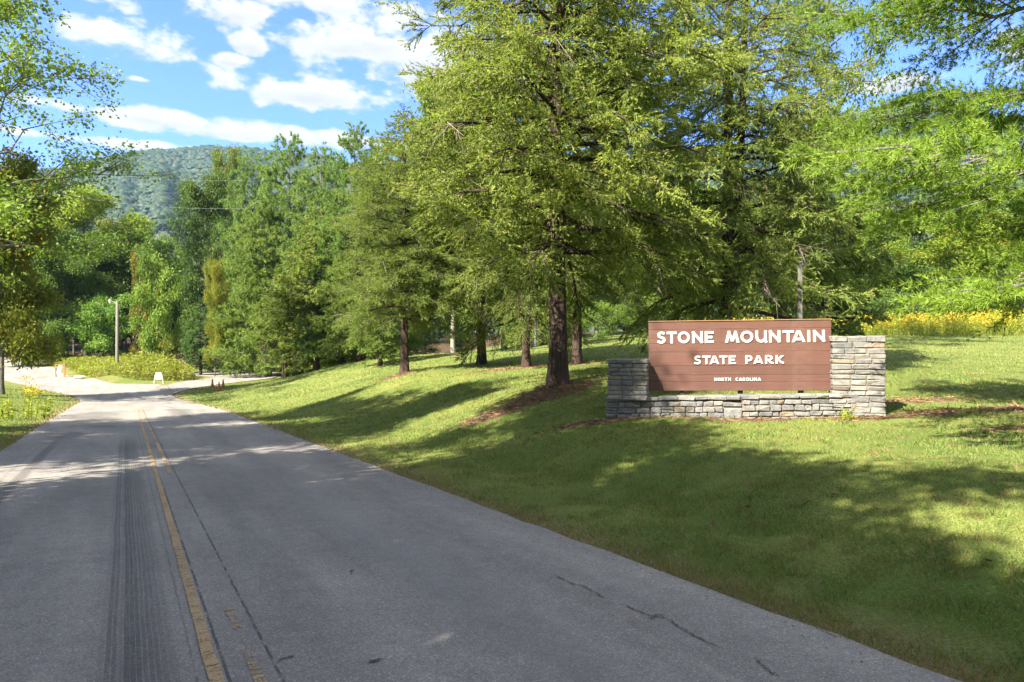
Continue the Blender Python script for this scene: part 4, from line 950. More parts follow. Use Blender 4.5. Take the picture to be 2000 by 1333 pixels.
    # white fitting on the pillar's right flank
    fx = A[0] + math.cos(ang) * (W + 0.045); fy = A[1] + math.sin(ang) * (W + 0.045) + 0.25
    f = thing('wall_fitting', 'small white fitting sticking out of the right flank of the tall pillar', 'fitting', (fx, fy, 1.6 - 0.37), ang)
    a = Acc(); a.box((0, 0, 0), (0.10, 0.07, 0.055)); a.obj('housing', M['white'], f); a = Acc(); a.box((-0.06, 0, 0), (0.03, 0.1, 0.08)); a.obj('back_plate', M['white'], f)
sign_base()

LET = {  # strokes on a unit-high box, x scaled to width later: each a polyline
    'S': ('s', [[(0.88, 0.84), (0.66, 0.895), (0.36, 0.89), (0.18, 0.75), (0.26, 0.60), (0.52, 0.51), (0.78, 0.41), (0.84, 0.24), (0.66, 0.11), (0.36, 0.105), (0.06, 0.17)]]),
    'T': ('t', [[(0, 0.89), (1, 0.89)], [(0.5, 0.92), (0.5, 0)]]),
    'O': ('o', [[(0.5 + 0.39 * math.cos(a), 0.5 + 0.395 * math.sin(a)) for a in np.linspace(0, 2 * math.pi, 25)]]),
    'N': ('n', [[(0.12, 0), (0.12, 1)], [(0.08, 0.93), (0.92, 0.07)], [(0.88, 0), (0.88, 1)]]),
    'E': ('e', [[(0.14, 0), (0.14, 1)], [(0.1, 0.89), (1, 0.89)], [(0.1, 0.5), (0.86, 0.5)], [(0.1, 0.11), (1, 0.11)]]),
    'M': ('m', [[(0.08, 0), (0.28, 1)], [(0.24, 0.93), (0.5, 0.12)], [(0.5, 0.12), (0.76, 0.93)], [(0.72, 1), (0.92, 0)]]),
    'U': ('u', [[(0.13, 1), (0.13, 0.45), (0.2, 0.22), (0.38, 0.115), (0.58, 0.115), (0.78, 0.22), (0.85, 0.4)], [(0.86, 1), (0.86, 0.1), (0.97, 0.0)]]),
    'A': ('a', [[(0.08, 0), (0.47, 0.97)], [(0.53, 0.97), (0.92, 0)], [(0.2, 0.26), (0.8, 0.26)]]),
    'I': ('i', [[(0.5, 0), (0.5, 1)]]),
    'P': ('p', [[(0.14, 0), (0.14, 1)], [(0.1, 0.9), (0.55, 0.9), (0.82, 0.82), (0.87, 0.67), (0.8, 0.5), (0.55, 0.42), (0.1, 0.42)]]),
    'R': ('r', [[(0.14, 0), (0.14, 1)], [(0.1, 0.9), (0.5, 0.9), (0.74, 0.82), (0.79, 0.69), (0.72, 0.55), (0.5, 0.47), (0.1, 0.47)], [(0.4, 0.46), (0.66, 0.16), (0.98, 0.06)]]),
    'K': ('k', [[(0.14, 0), (0.14, 1)], [(0.2, 0.42), (0.86, 0.96)], [(0.36, 0.52), (0.62, 0.2), (0.98, 0.08)]]),
    'H': ('h', [[(0.14, 0), (0.14, 1)], [(0.86, 0), (0.86, 1)], [(0.1, 0.5), (0.9, 0.5)]]),
    'C': ('c', [[(0.92, 0.80), (0.72, 0.89), (0.45, 0.89), (0.2, 0.74), (0.13, 0.5), (0.2, 0.26), (0.45, 0.11), (0.72, 0.11), (0.92, 0.2)]]),
    'L': ('l', [[(0.16, 0), (0.16, 1)], [(0.1, 0.11), (1, 0.11)]]),
}
def letter_mesh(ch, w, h, th):
    a = Acc()
    for k, path in enumerate(LET[ch][1]):
        P = np.array(path, float) * (w, h); closed = ch == 'O'
        if ch in 'SC': P = catmull(P, 26)
        if ch in 'PRU' and len(P) > 4: P = catmull(P, 18)
        d = np.gradient(P, axis=0)
        if closed: d[0] = d[-1] = P[1] - P[-2]
        d = norm(d); 
        nn = np.c_[-d[:, 1], d[:, 0]]
        if len(P) <= 3:
            sd = norm(np.diff(P, axis=0)); sn = np.c_[-sd[:, 1], sd[:, 0]]; nn[0] = sn[0]; nn[-1] = sn[-1]
            if len(P) == 3: b = norm((sn[0] + sn[1])[None])[0]; nn[1] = b / max(0.5, np.dot(b, sn[0]))
        # straight diagonals get level ends
        Lp = P + nn * th / 2; Rp = P - nn * th / 2
        if len(P) == 2 and abs(P[1, 1] - P[0, 1]) > 0.5 * h and abs(P[1, 0] - P[0, 0]) > 0.02 * h:
            t = (P[1] - P[0]) / (P[1, 1] - P[0, 1])
            for e in (0, 1):
                for X in (Lp, Rp): X[e] += t * (P[e, 1] - X[e, 1])
        f = -0.016 - 0.0007 * k; n = len(P); i = np.arange(n - 1)
        V = np.concatenate([np.c_[q[:, 0], np.full(n, yy), q[:, 1]] for q in (Lp, Rp) for yy in (f, 0.0)])   # Lf Lb Rf Rb
        Q = [np.c_[i, i + 1, i + 2 * n + 1, i + 2 * n], np.c_[i + n, i, i + 1, i + n + 1], np.c_[i + 2 * n, i + 3 * n, i + 3 * n + 1, i + 2 * n + 1]]
        if not closed: Q.append(np.array([[0, n, 3 * n, 2 * n], [n - 1, 3 * n - 1, 4 * n - 1, 2 * n - 1]]))
        a.add(V, Q=np.concatenate(Q))
    return a.mesh('letter', M['white'])
def sign():
    rng = np.random.default_rng(9)
    A = np.array([2.865, 14.25]); B = np.array([6.475, 13.82]); W = np.linalg.norm(B - A); ang = math.atan2(B[1] - A[1], B[0] - A[0]); H = 1.44
    root = thing('park_sign', 'big brown wooden park sign with white raised lettering above the stone wall', 'sign', (A[0], A[1], 1.6 - 1.04), ang)
    root.rotation_euler = (0, -0.010, ang)
    m, t, b = mat('brown_boards'); o = t.new('ShaderNodeTexCoord').outputs['Object']; oi = t.new('ShaderNodeObjectInfo')
    v = t.vmath('ADD', t.vmath('MULTIPLY', o, (0.35, 1, 5.5)), t.comb(oi.outputs['Random'], 0.0, t.math('MULTIPLY', oi.outputs['Random'], 40.0)))
    n = t.noise(v, 6, 6, 0.65); n2 = t.noise(o, 2.2, 4); v3 = t.vmath('ADD', t.vmath('MULTIPLY', o, (4, 1, 0.8)), t.comb(oi.outputs['Random'], 0.0, 0.0)); n3 = t.noise(v3, 5.5, 4, 0.7)
    c = t.mix(n, (0.094, 0.040, 0.029, 1), (0.160, 0.076, 0.057, 1)); c = t.mix(t.step(n2, 0.3, 0.75), t.mix(1.0, c, (0.88, 0.88, 0.88, 1), 'MULTIPLY'), c)
    c = t.mix(1.0, c, t.ramp(oi.outputs['Random'], [(0, (0.9, 0.9, 0.92)), (1, (1.08, 1.07, 1.05))]), 'MULTIPLY')
    c = t.mix(t.math('MULTIPLY', t.step(n3, 0.73, 0.80), 0.5), c, (0.50, 0.36, 0.28, 1))
    v4 = t.vmath('MULTIPLY', o, (9, 1, 0.35)); n4 = t.noise(v4, 3.0, 4, 0.65)
    c = t.mix(t.math('MULTIPLY', t.step(n4, 0.52, 0.78), 0.45), c, (0.075, 0.038, 0.030, 1))
    n5 = t.noise(o, 1.3, 5, 0.6); c = t.mix(t.math('MULTIPLY', t.step(n5, 0.5, 0.75), 0.35), c, (0.21, 0.125, 0.10, 1))
    t.put(b.inputs['Base Color'], c); b.inputs['Roughness'].default_value = 0.6; bump(t, b, n, 0.4, 0.008)
    br = [0.0, 0.115, 0.318, 0.441, 0.640, 0.772, 0.872, 1.0]
    for k in range(7):
        z1, z0 = H * (1 - br[k]), H * (1 - br[k + 1])
        o = obj('plank', None or board_mesh(W, 0.045, z1 - z0 - 0.0035, m), root); o.location = (W / 2, 0.0225 + rng.normal() * 0.0012, (z0 + z1) / 2)
    a = Acc(); a.box((W / 2, 0.02, H + 0.009), (W + 0.012, 0.075, 0.014)); a.obj('cap_strip', M['post'], root)
    for x in (0.68, 1.86, 3.06):
        a = Acc(); a.box((x, 0.095, 0.30 - 0.55), (0.09, 0.09, 1.9)); a.obj('post', M['darkpost'], root)
    for z in (0.25, 1.15):
        a = Acc(); a.box((W / 2, 0.062, z), (W - 0.2, 0.03, 0.09)); a.obj('batten', M['darkpost'], root)
    px0, pw = 40.0, 1875.0
    rows = [('STONE MOUNTAIN', 0.3145, 0.146, 0.205, [(127, 218), (230, 333), (345, 472), (495, 607), (628, 718), (840, 982), (995, 1127), (1148, 1268), (1288, 1402), (1425, 1537), (1522, 1650), (1675, 1703), (1732, 1850)]),
            ('STATE PARK', 0.618, 0.496, 0.205, [(512, 586), (597, 685), (678, 770), (775, 858), (873, 945), (1043, 1114), (1130, 1222), (1243, 1330), (1350, 1436)]),
            ('NORTH CAROLINA', 0.860, 0.813, 0.17, [(724, 750), (757, 788), (795, 822), (828, 856), (865, 893), (942, 968), (976, 1007), (1015, 1040), (1047, 1079), (1088, 1106), (1114, 1122), (1131, 1159), (1168, 1200)])]
    for text, vb, vt, th, xs in rows:
        h = (vb - vt) * H
        for ch, (xa, xb) in zip(text.replace(' ', ''), xs):
            w = (xb - xa) / pw * W
            o = obj('letter', letter_mesh(ch, w, h, th * h), root); o.location = ((xa - px0) / pw * W, -0.001, H * (1 - vb))
def board_mesh(w, t, h, m, c=0.004):
    y0 = -t / 2; X = w / 2; Z = h / 2
    V = [(-X, y0 + c, -Z), (X, y0 + c, -Z), (X, y0 + c, Z), (-X, y0 + c, Z), (-X + c, y0, -Z + c), (X - c, y0, -Z + c), (X - c, y0, Z - c), (-X + c, y0, Z - c), (-X, t / 2, -Z), (X, t / 2, -Z), (X, t / 2, Z), (-X, t / 2, Z)]
    Q = [(4, 5, 6, 7), (0, 1, 5, 4), (1, 2, 6, 5), (2, 3, 7, 6), (3, 0, 4, 7), (8, 9, 1, 0), (9, 10, 2, 1), (10, 11, 3, 2), (11, 8, 0, 3), (11, 10, 9, 8)]
    return mesh('plank', V, np.array(Q), m)
sign()

# ------------------------------------------------------------------ poles, small signs, cones
def cyl(acc, p0, p1, r0, r1, k=10):
    V, Q = tubes([p0], [p1], r0, r1, k); acc.add(V, Q=Q, T=[[k, k + j, k + j + 1] for j in range(1, k - 1)])
def poles():
    x, y, z = at(229, 64); top = 1.6 + (666 - 588) / F * y
    p = thing('lamp_pole', 'slim grey wooden pole with a small lamp on an arm, rising from the weedy island', 'lamp pole', (x, y, z))
    a = Acc(); cyl(a, (0, 0, -0.3), (0, 0, top - z), 0.16, 0.11); a.obj('pole', M['pole'], p, True)
    a = Acc(); cyl(a, (0, 0, top - z - 0.25), (-0.62, -0.1, top - z + 0.05), 0.03, 0.03, 6); a.obj('arm', M['metal'], p)
    a = Acc(); cyl(a, (-0.62, -0.1, top - z + 0.16), (-0.62, -0.1, top - z + 0.02), 0.05, 0.12, 8); cyl(a, (-0.62, -0.1, top - z + 0.02), (-0.62, -0.1, top - z - 0.2), 0.10, 0.07, 8); a.obj('lamp', M['white'], p)
    x, y, z = at(1562, 18.4)
    p = thing('wooden_pole', 'grey weathered wooden pole standing behind the right end of the sign', 'pole', (x, y, z))
    a = Acc(); cyl(a, (0, 0, -0.4), (0, 0, 3.2), 0.062, 0.056, 12); a.obj('pole', M['pole_old'], p, True); a = Acc(); cyl(a, (0, 0, 3.2), (0, 0, 3.23), 0.07, 0.055, 12); a.obj('pole_cap', M['metal'], p)
    a = Acc(); cyl(a, (0.03, -0.072, 0.0), (0.03, -0.062, 3.1), 0.006, 0.006, 5); a.obj('ground_wire', M['wire'], p)
    x, y, z = at(1045, 58)
    p = thing('marker_pole', 'thin white pole at the back of the lawn, left of the biggest dark trunk', 'pole', (x, y, z))
    a = Acc(); cyl(a, (0, 0, -0.3), (0, 0, 6.2), 0.085, 0.075, 8); a.obj('pole', M['white'], p, True); a = Acc(); cyl(a, (0, 0, 6.2), (0, 0, 6.25), 0.1, 0.05, 8); a.obj('pole_cap', M['metal'], p)
    for (q0, q1, lab) in (((200, 352, 84), (520, 378, 74), 'upper thin wire crossing in front of the dark oak'), ((200, 402, 84), (520, 428, 74), 'lower thin wire crossing in front of the dark oak')):
        P0 = np.array([(q0[0] - 1000) / F * q0[2], q0[2], 1.6 + (666 - q0[1]) / F * q0[2]]); P1 = np.array([(q1[0] - 1000) / F * q1[2], q1[2], 1.6 + (666 - q1[1]) / F * q1[2]])
        s = np.linspace(0, 1, 13)[:, None]; P = P0 * (1 - s) + P1 * s; P[:, 2] -= 0.5 * (4 * s * (1 - s))[:, 0]
        P[:, 1] -= 6; a = Acc(); V, Q = tubes(P[:-1], P[1:], 0.008, 0.008, 4); a.add(V, Q=Q); tag(a.obj('power_line', M['wire']), lab, 'wire', 'wires in front of the oak')
poles()
def small_signs():
    # hanging sign with brown post
    x, y, z = at(126, 66.5)
    s = thing('hanging_sign', 'white panel hanging from a brown wooden post and arm beside the bend', 'sign', (x, y, z), 0.25)
    a = Acc(); a.box((0, 0, 0.5), (0.12, 0.12, 1.7)); a.obj('post', M['post'], s)
    a = Acc(); a.box((-0.42, 0, 1.22), (0.86, 0.08, 0.09)); a.obj('arm', M['post'], s)
    a = Acc(); a.box((-0.18, 0.0, 0.72), (0.62, 0.06, 0.08), np.array([[0.55, 0, 0.83], [0, 1, 0], [-0.83, 0, 0.55]]).T); a.obj('brace', M['post'], s)
    a = Acc(); a.box((-0.42, -0.02, 0.72), (0.34, 0.03, 0.82), np.array([[0.97, 0, 0.22], [0, 1, 0], [-0.22, 0, 0.97]])); a.obj('panel', M['white'], s)
    a = Acc(); a.box((-0.72, 0.0, 0.35), (0.06, 0.06, 1.0)); a.obj('post', M['darkpost'], s)
    # white board between two leaning legs
    x, y, z = at(310, 57.6)
    s = thing('white_board', 'small white board on two leaning pale legs before the weedy island', 'sign', (x, y, z), 0.05)
    a = Acc(); a.box((0, 0, 0.62), (0.46, 0.05, 0.58)); a.obj('panel', M['white'], s)
    for q in (-1, 1):
        a = Acc(); a.box((q * 0.33, 0.02, 0.32), (0.11, 0.09, 0.85), np.array([[0.985, 0, -q * 0.17], [0, 1, 0], [q * 0.17, 0, 0.985]])); a.obj('leg', M['concrete'], s)
    a = Acc(); a.box((0, 0.05, 0.42), (0.62, 0.04, 0.07)); a.obj('cross_bar', M['concrete'], s)
    # dark low sign board on posts
    x, y, z = at(370, 69.5)
    s = thing('dark_sign', 'low dark sign board on posts at the right end of the weedy island', 'sign', (x, y, z + 0.0), 0.1)
    a = Acc(); a.box((0, 0, 1.15), (0.76, 0.06, 0.5)); a.obj('panel', M['black'], s); a = Acc(); a.box((0, 0, 1.42), (0.82, 0.1, 0.05)); a.obj('top_rail', M['darkpost'], s)
    for q in (-0.3, 0.3): a = Acc(); a.box((q, 0.06, 0.55), (0.08, 0.07, 1.5)); a.obj('post', M['darkpost'], s)
    # pale block lying in the grass
    x, y, z = at(156, 64.5)
    s = thing('concrete_block', 'long pale block lying in the grass left of the weedy island', 'block', (x, y, z), 0.06)
    a = Acc(); 
    V, Q = trunk_tube(np.c_[np.linspace(-0.6, 0.6, 7), np.zeros(7), np.full(7, 0.12)][:, [0, 1, 2]], np.array([0.02, 0.14, 0.16, 0.15, 0.16, 0.13, 0.02]), 8, 0.1, 4); a.add(V, Q=Q); a.obj('block_body', M['concrete'], s)
    # traffic cones in the shaded grass
    def cone(px, py, h, lab):
        x, y, z = at(px, 1333 * 3.55 / (py - 666)); c = thing('traffic_cone', lab, 'traffic cone', (x, y, g1(x, y)), 0.3, 'traffic cones in the shaded grass by the side road')
        a = Acc(); a.box((0, 0, 0.015), (0.34 * h / 0.7, 0.34 * h / 0.7, 0.03)); a.obj('base', M['conetop'], c)
        a = Acc(); cyl(a, (0, 0, 0.03), (0, 0, h), 0.13 * h / 0.7, 0.03, 12); a.obj('cone_body', M['cone'], c, True)
        a = Acc(); cyl(a, (0, 0, h * 0.62), (0, 0, h * 0.80), 0.075 * h / 0.7, 0.055 * h / 0.7, 12); a.obj('collar', M['conetop'], c, True)
    cone(415, 756, 0.64, 'leftmost reddish traffic cone, nearest the side road'); cone(436, 760, 0.64, 'rightmost reddish traffic cone, in the shaded grass')
    cone(428, 767, 0.62, 'front traffic cone, lowest of the tall ones in the grass'); cone(419, 766, 0.34, 'short squat traffic cone left of the front one')
small_signs()

# ------------------------------------------------------------------ grass, weeds, goldenrod
def blades(rng, x, y, h, w, lean=0.5):
    n = len(x); B = np.c_[x, y, G(x, y) - 0.01]
    D = norm(np.c_[rng.normal(size=(n, 2)) * lean, np.ones(n)])
    return tri_leaves(rng, B, D, h, w)
def lawn_grass():
    rng = np.random.default_rng(51); Vs = []; Ts = []; ti = []; o = 0
    for (r0, r1, dens, h, w) in ((2.4, 6.5, 3000, 0.050, 0.0075), (6.5, 12, 1100, 0.052, 0.011), (12, 20, 420, 0.06, 0.018), (20, 34, 130, 0.07, 0.03), (34, 62, 34, 0.09, 0.055)):
        az0, az1 = R(-52), R(52); area = (r1 ** 2 - r0 ** 2) / 2 * (az1 - az0); n = int(area * dens)
        az = rng.uniform(az0, az1, n); r = np.sqrt(rng.uniform(r0 ** 2, r1 ** 2, n)); x = np.sin(az) * r; y = np.cos(az) * r
        c = x * NR[0] + y * NR[1]; k = (c < -2.0) | (c > 3.6); x, y = x[k], y[k]
        k = ~on_road(x, y); x, y = x[k], y[k]
        s = soil_mask(x, y); k = rng.random(len(x)) > s * 1.6; x, y = x[k], y[k]
        n = len(x); ed = edge_dist(x, y); patch = np.sin(x * 1.7 + np.sin(y * 1.1) * 2) * np.sin(y * 1.3 + 1.1 * np.sin(x * 0.9))
        hh = h * rng.uniform(0.5, 1.35, n) * (1 + 0.25 * patch)
        # longer uncut grass in the ditch line
        cc = x * NR[0] + y * NR[1]; tt = x * DR[0] + y * DR[1]
        ditch = np.exp(-((cc - 5.9) / 0.35) ** 2) * (tt < 14); hh *= 1 + 0.9 * ditch
        V, T = blades(rng, x, y, hh, w, 0.6)
        t = 0.42 + 0.16 * patch + rng.normal(size=n) * 0.2
        dry = rng.random(n) < (0.08 + 0.75 * np.exp(-(ed / 0.30) ** 2) + 0.22 * (patch < -0.35)); t = np.where(dry, 0.97, np.clip(t, 0, 0.86))
        Vs.append(V); Ts.append(T + o); ti.append(np.repeat(t, 3)); o += len(V)
    n = 2600; r = np.sqrt(rng.uniform(2.6 ** 2, 26 ** 2, n)); az = rng.uniform(R(-50), R(52), n); x = np.sin(az) * r; y = np.cos(az) * r
    c = x * NR[0] + y * NR[1]; k = (c < -2.3) | (c > 3.85); x, y, r = x[k], y[k], r[k]; k = ~on_road(x, y); x, y, r = x[k], y[k], r[k]
    idx = np.repeat(np.arange(len(x)), 16); bx = x[idx] + rng.normal(size=len(idx)) * 0.05; by = y[idx] + rng.normal(size=len(idx)) * 0.05
    V, T = blades(rng, bx, by, rng.uniform(0.05, 0.12, len(idx)), 0.009 + 0.0006 * r[idx], 0.75)
    t = np.where(rng.random(len(x)) < 0.25, 0.97, rng.uniform(0.0, 0.8, len(x)))[idx] + rng.normal(size=len(idx)) * 0.03
    Vs.append(V); Ts.append(T + o); ti.append(np.repeat(np.clip(t, 0, 1), 3)); o += len(V)
    tag(obj('grass', mesh('grass', np.concatenate(Vs), np.concatenate(Ts), M['grass'], np.concatenate(ti))), 'short mown grass of the lawn and verges', 'grass', kind='stuff')
    return o // 3
lawn_grass()
def weedy(name, label, rng, x, y, h, nl, leaf, wid, matl, flowers=0, fh=0.2, base_dry=0.0):
    """upright leafy stems"""
    n = len(x); z = G(x, y); B = np.c_[x, y, z]; D = norm(np.c_[rng.normal(size=(n, 2)) * 0.12, np.ones(n)]); h = h * rng.uniform(0.7, 1.15, n)
    a = Acc(); V, Tt = tri_leaves(rng, B, D, h, 0.035); a.add(V, T=Tt, tint=0.3)
    m = n * nl; idx = np.repeat(np.arange(n), nl); s = rng.uniform(0.05, 1.0, m); P = B[idx] + D[idx] * (h[idx] * s)[:, None]
    d = norm(rng.normal(size=(m, 3)) * np.array([1, 1, 0.5]) + np.array([0, 0, 0.55]))
    V, Q = quad_leaves(rng, P, d, leaf * rng.uniform(0.7, 1.3, m), wid, 0.3)
    t = np.clip(0.45 + rng.normal(size=n)[idx] * 0.14 + rng.normal(size=m) * 0.16, 0, 0.86)
    t = np.where(rng.random(m) < base_dry * (1.2 - s), 0.97, t); a.add(V, Q=Q, tint=np.repeat(t, 4))
    o = tag(a.obj(name, matl), label, 'plants', kind='stuff')
    if flowers:
        k = rng.random(n) < flowers; T0 = B[k] + D[k] * h[k][:, None]; nn = 12; m = len(T0) * nn; idx = np.repeat(np.arange(len(T0)), nn)
        P = T0[idx] + rng.normal(size=(m, 3)) * np.array([0.09, 0.09, fh * 0.6]) - np.array([0, 0, fh * 0.4]); d = norm(rng.normal(size=(m, 3)) + np.array([0, 0, 0.4]))
        V, Q = quad_leaves(rng, P, d, rng.uniform(0.08, 0.16, m), 0.07); a = Acc(); a.add(V, Q=Q, tint=np.repeat(rng.random(m), 4))
        f = a.obj('flower_heads', M['gold'], o); f['kind'] = 'stuff'
    return o
def pine_straw():
    rng = np.random.default_rng(71); Bs = []
    for (cx, cy, rx, ry, a) in SOIL:
        n = int(420 * rx * ry + 120); q = rng.normal(size=(n, 2)) * np.array([rx, ry]) * 0.62; c, s = math.cos(a), math.sin(a)
        Bs.append(np.c_[cx + q[:, 0] * c - q[:, 1] * s, cy + q[:, 0] * s + q[:, 1] * c])
    B = np.concatenate(Bs); n = len(B); P = np.c_[B, G(B[:, 0], B[:, 1]) + rng.uniform(0.005, 0.03, n)]
    d = norm(rng.normal(size=(n, 3)) * np.array([1, 1, 0.12])); V, T = tri_leaves(rng, P, d, rng.uniform(0.08, 0.22, n), rng.uniform(0.012, 0.028, n))
    tag(obj('pine_straw', mesh('pine_straw', V, T, foliage('straw_brown', (0.10, 0.055, 0.03), (0.34, 0.20, 0.11), None, 0.05), np.repeat(rng.random(n), 3))), 'brown needle litter lying under the cedars and along the wall', 'needle litter', kind='stuff')
pine_straw()
def edge_grit():
    rng = np.random.default_rng(81); n = 5200
    tt = rng.uniform(-1, 34, n) ** 1.0; side = rng.random(n) < 0.75; c = np.where(side, 3.72 + rng.normal(size=n) * 0.13, -2.22 + rng.normal(size=n) * 0.12)
    P = tt[:, None] * DR + c[:, None] * NR; z = G(P[:, 0], P[:, 1]) + 0.012; sz = rng.uniform(0.002, 0.008, n) * (1 + 0.05 * np.abs(tt))
    IV = np.array([[1, 0, 0], [-0.5, 0.87, 0], [-0.5, -0.87, 0], [0, 0, 0.9]]); a = rng.uniform(0, 6.28, n); ca, sa = np.cos(a), np.sin(a)
    W = np.stack([IV[None, :, 0] * ca[:, None] - IV[None, :, 1] * sa[:, None], IV[None, :, 0] * sa[:, None] + IV[None, :, 1] * ca[:, None], np.broadcast_to(IV[None, :, 2], (n, 4))], -1) * sz[:, None, None] * rng.uniform(0.6, 1.4, (n, 4, 1))
    V = np.c_[P, z][:, None] + W; T = np.arange(n)[:, None, None] * 4 + np.array([[0, 1, 3], [1, 2, 3], [2, 0, 3]])[None]
    tag(obj('edge_grit', mesh('edge_grit', V.reshape(-1, 3), T.reshape(-1, 3), foliage('grit_grey', (0.12, 0.105, 0.09), (0.38, 0.35, 0.31), None, 0.0), np.repeat(rng.random(n), 4))), 'loose grit and crumbled asphalt along the road edges', 'gravel', kind='stuff')
edge_grit()
def wild_plants():
    rng = np.random.default_rng(61)
    # island of tall weeds
    poly = np.array([at(px, d)[:2] for px, d in ((172, 65), (205, 61.5), (260, 59.2), (330, 59.2), (372, 60.5), (384, 62.5), (372, 65.5), (340, 70), (260, 76), (200, 76))])
    x = rng.uniform(poly[:, 0].min(), poly[:, 0].max(), 5200); y = rng.uniform(poly[:, 1].min(), poly[:, 1].max(), 5200); k = inside(poly, x, y); x, y = x[k], y[k]
    e = seg_dist(np.r_[poly, poly[:1]], x, y); weedy('island_weeds', 'tall bright green weeds with tawny grass filling the island between the roads', rng, x, y, 0.9 + 1.0 * np.clip(e / 2.6, 0, 1), 9, 0.26, 0.085, M['weed'], 0, 0, 0.55)
    # goldenrod meadow
    n = 5200; x = rng.uniform(15, 50, n); y = 47 + rng.uniform(0, 9, n) + (50 - x) * 0.10; k = (x > 12) & (y > 48 + 0.12 * (40 - x)); x, y = x[k], y[k]
    weedy('goldenrod_meadow', 'band of yellow flowering goldenrod along the back of the lawn', rng, x, y, 1.15 + 0.5 * np.clip((x - 28) / 12, 0, 1), 6, 0.22, 0.06, M['weed'], 0.28, 0.32, 0.15)
    # grassy bank at the far bend and weeds at the wood's edge
    n = 1700; s = rng.uniform(0, 1, n); x = -40 - 26 * s + rng.normal(size=n) * 0.8; y = 68.5 + 22 * s + rng.uniform(0.5, 4.5, n); k = ~on_road(x, y); x, y = x[k], y[k]
    weedy('bank_weeds', 'rough green weeds on the bank along the far bend of the road', rng, x, y, 0.75, 7, 0.28, 0.09, M['weed'], 0, 0, 0.25)
    n = 1500; px = rng.uniform(455, 760, n); d = 80 - (px - 455) / 305 * 24 + rng.uniform(-1, 2.5, n); x = (px - 1000) / F * d; y = d; k = ~on_road(x, y) & (edge_dist(x, y) > 1.2); x, y = x[k], y[k]
    weedy('wood_edge_weeds', 'green weeds with yellow flower heads along the wood edge right of the side road', rng, x, y, 0.9, 7, 0.24, 0.08, M['weed'], 0.12, 0.3, 0.2)
    n = 1500; px = rng.uniform(118, 215, n); d = rng.uniform(67.5, 82, n); x = (px - 1000) / F * d; y = d; k = ~on_road(x, y) & (edge_dist(x, y) > 1.0); x, y = x[k], y[k]
    weedy('roadside_weeds', 'rough weeds before the dark wood left of the weedy island', rng, x, y, 0.8, 7, 0.26, 0.085, M['weed'], 0, 0, 0.3)
    # dry brush pile behind the dark sign
    x0, y0, z0 = at(378, 80); a = Acc(); n = 260; P = np.c_[x0 + rng.normal(size=n) * 1.9, y0 + rng.normal(size=n) * 1.0, z0 + np.abs(rng.normal(size=n)) * 0.9]; d = norm(rng.normal(size=(n, 3)) * np.array([1, 1, 0.6]))
    V, Q = tubes(P, P + d * rng.uniform(0.5, 1.6, n)[:, None], 0.035, 0.015, 4); a.add(V, Q=Q, tint=np.repeat(rng.random(n), 8)); tag(a.obj('brush_pile', M['dead']), 'heap of dry brown brush behind the low dark sign board', 'brush pile')
    # tall grass on the near left verge
    n = 1500; tt = rng.uniform(14, 30, n); c = -5.2 - np.abs(rng.normal(size=n)) * 1.5; P = tt[:, None] * DR + c[:, None] * NR
    V, T = blades(rng, P[:, 0], P[:, 1], rng.uniform(0.3, 0.85, n), 0.035, 0.35); t = np.where(rng.random(n) < 0.08, 0.97, np.clip(0.5 + rng.normal(size=n) * 0.2, 0, 0.86))
    tag(obj('verge_grass', mesh('verge_grass', V, T, M['grass'], np.repeat(t, 3))), 'long uncut grass on the left verge below the maple', 'grass', kind='stuff')
    def goldenrod(px, d, h, ns, lab, fl=True):
        x, y, z = at(px, d); o = thing('goldenrod_plant', lab, 'plant', (x, y, z)); a = Acc(); b = Acc(); f = Acc()
        bx = rng.normal(size=(ns, 2)) * 0.22; B = np.c_[bx, np.zeros(ns)]; D = norm(np.c_[bx * 0.5 + rng.normal(size=(ns, 2)) * 0.1, np.ones(ns)]); hh = h * rng.uniform(0.6, 1.05, ns)
        V, Q = tubes(B, B + D * hh[:, None], 0.014, 0.006, 4); a.add(V, Q=Q); m = ns * 22; i = np.repeat(np.arange(ns), 22); s = rng.uniform(0.05, 0.95, m)
        P = B[i] + D[i] * (hh[i] * s)[:, None]; d = norm(rng.normal(size=(m, 3)) * np.array([1, 1, 0.4]) + np.array([0, 0, 0.3])); V, Q = quad_leaves(rng, P, d, rng.uniform(0.12, 0.24, m), 0.05, 0.3); b.add(V, Q=Q, tint=np.repeat(rng.uniform(0.3, 0.85, m), 4))
        a.obj('stems', M['weed'], o)['kind'] = 'stuff'; b.obj('leaves', M['weed'], o)['kind'] = 'stuff'
        if fl:
            m = ns * 40; i = np.repeat(np.arange(ns), 40); P = (B + D * hh[:, None])[i] + rng.normal(size=(m, 3)) * np.array([0.11, 0.11, 0.06]); d = norm(rng.normal(size=(m, 3))); V, Q = quad_leaves(rng, P, d, 0.07, 0.05); f.add(V, Q=Q, tint=np.repeat(rng.random(m), 4)); f.obj('flower_heads', M['gold'], o)['kind'] = 'stuff'
    goldenrod(48, 25.0, 1.5, 6, 'tall yellow flowered goldenrod on the near left verge'); goldenrod(28, 23.5, 0.85, 7, 'short goldenrod in bud beside the tall flowering one on the left verge', False); goldenrod(72, 24.0, 0.7, 6, 'low leafy weed clump right of the tall flowering goldenrod', False)
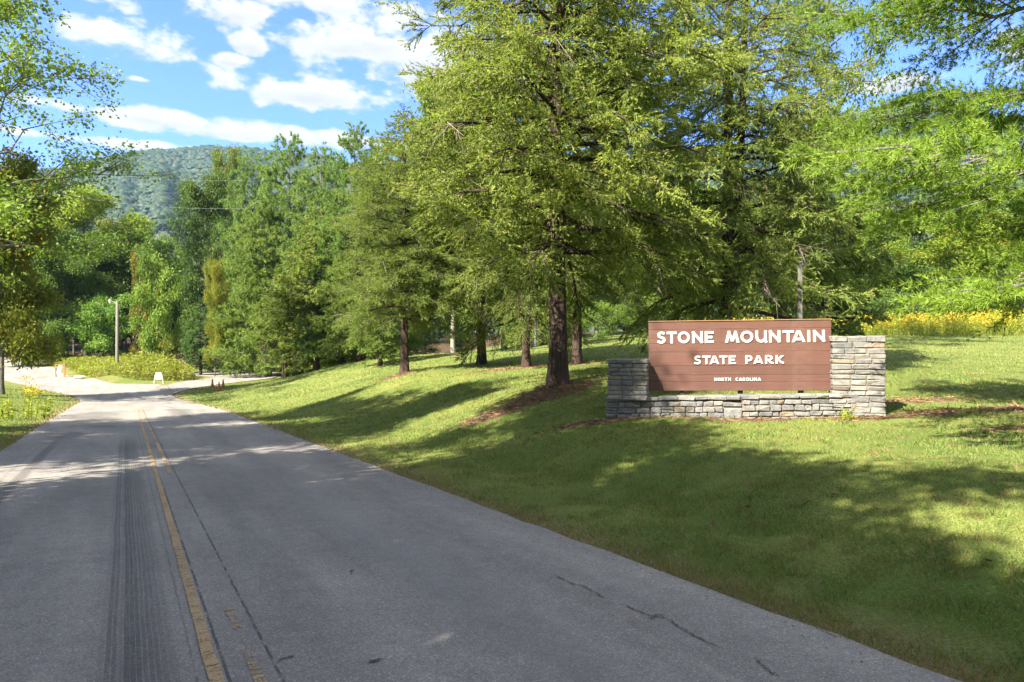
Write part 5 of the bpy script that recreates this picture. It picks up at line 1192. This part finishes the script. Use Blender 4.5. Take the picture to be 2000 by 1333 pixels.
    x, y, z = at(1652, 13.25); o = thing('wall_weed', 'small green weed growing at the foot of the tall stone pillar', 'weed', (x, y, g1(x, y)))
    m = 110; P = np.abs(rng.normal(size=(m, 3))) * np.array([0, 0, 0.09]) + rng.normal(size=(m, 3)) * np.array([0.09, 0.05, 0]); d = norm(rng.normal(size=(m, 3)) + np.array([0, -0.2, 0.5])); V, Q = quad_leaves(rng, P, d, 0.07, 0.035); a = Acc(); a.add(V, Q=Q, tint=np.repeat(rng.uniform(0.3, 0.8, m), 4)); a.obj('leaves', M['weed'], o)
    # fallen leaves scattered on the lawn and verge
    n = 420; r = np.sqrt(rng.uniform(9, 30 ** 2, n)); az = R(-50) + rng.random(n) * R(100); x, y = np.sin(az) * r, np.cos(az) * r; k = ~on_road(x, y) | (rng.random(n) < 0.10); x, y = x[k], y[k]; n = len(x)
    P = np.c_[x, y, G(x, y) + 0.035]; d = norm(rng.normal(size=(n, 3)) * np.array([1, 1, 0.25])); V, Q = quad_leaves(rng, P, d, rng.uniform(0.05, 0.10, n), rng.uniform(0.04, 0.07, n), 1.0); a = Acc(); a.add(V, Q=Q, tint=np.repeat(rng.random(n), 4))
    mm = foliage('fallen_leaf_brown', (0.10, 0.05, 0.025), (0.28, 0.14, 0.06), None, 0.1); tag(a.obj('fallen_leaves', mm), 'scattered brown fallen leaves lying on the grass', 'leaves', kind='stuff')
wild_plants()

# ------------------------------------------------------------------ the air
def haze():
    a = Acc(); a.box((0, 0, 205), (3300, 3300, 422)); m = bpy.data.materials.new('air'); m.use_nodes = True; nt = m.node_tree; nt.nodes.clear()
    v = nt.nodes.new('ShaderNodeVolumePrincipled'); v.inputs['Color'].default_value = (0.42, 0.66, 1.0, 1); v.inputs['Density'].default_value = 0.00013; v.inputs['Anisotropy'].default_value = 0.2
    o = nt.nodes.new('ShaderNodeOutputMaterial'); nt.links.new(v.outputs[0], o.inputs['Volume'])
    tag(a.obj('haze', m), 'thin bluish haze in the air', 'haze', kind='stuff')
haze()
print('TRIS', sum(sum(len(p.vertices) - 2 for p in me.polygons) for me in bpy.data.meshes))
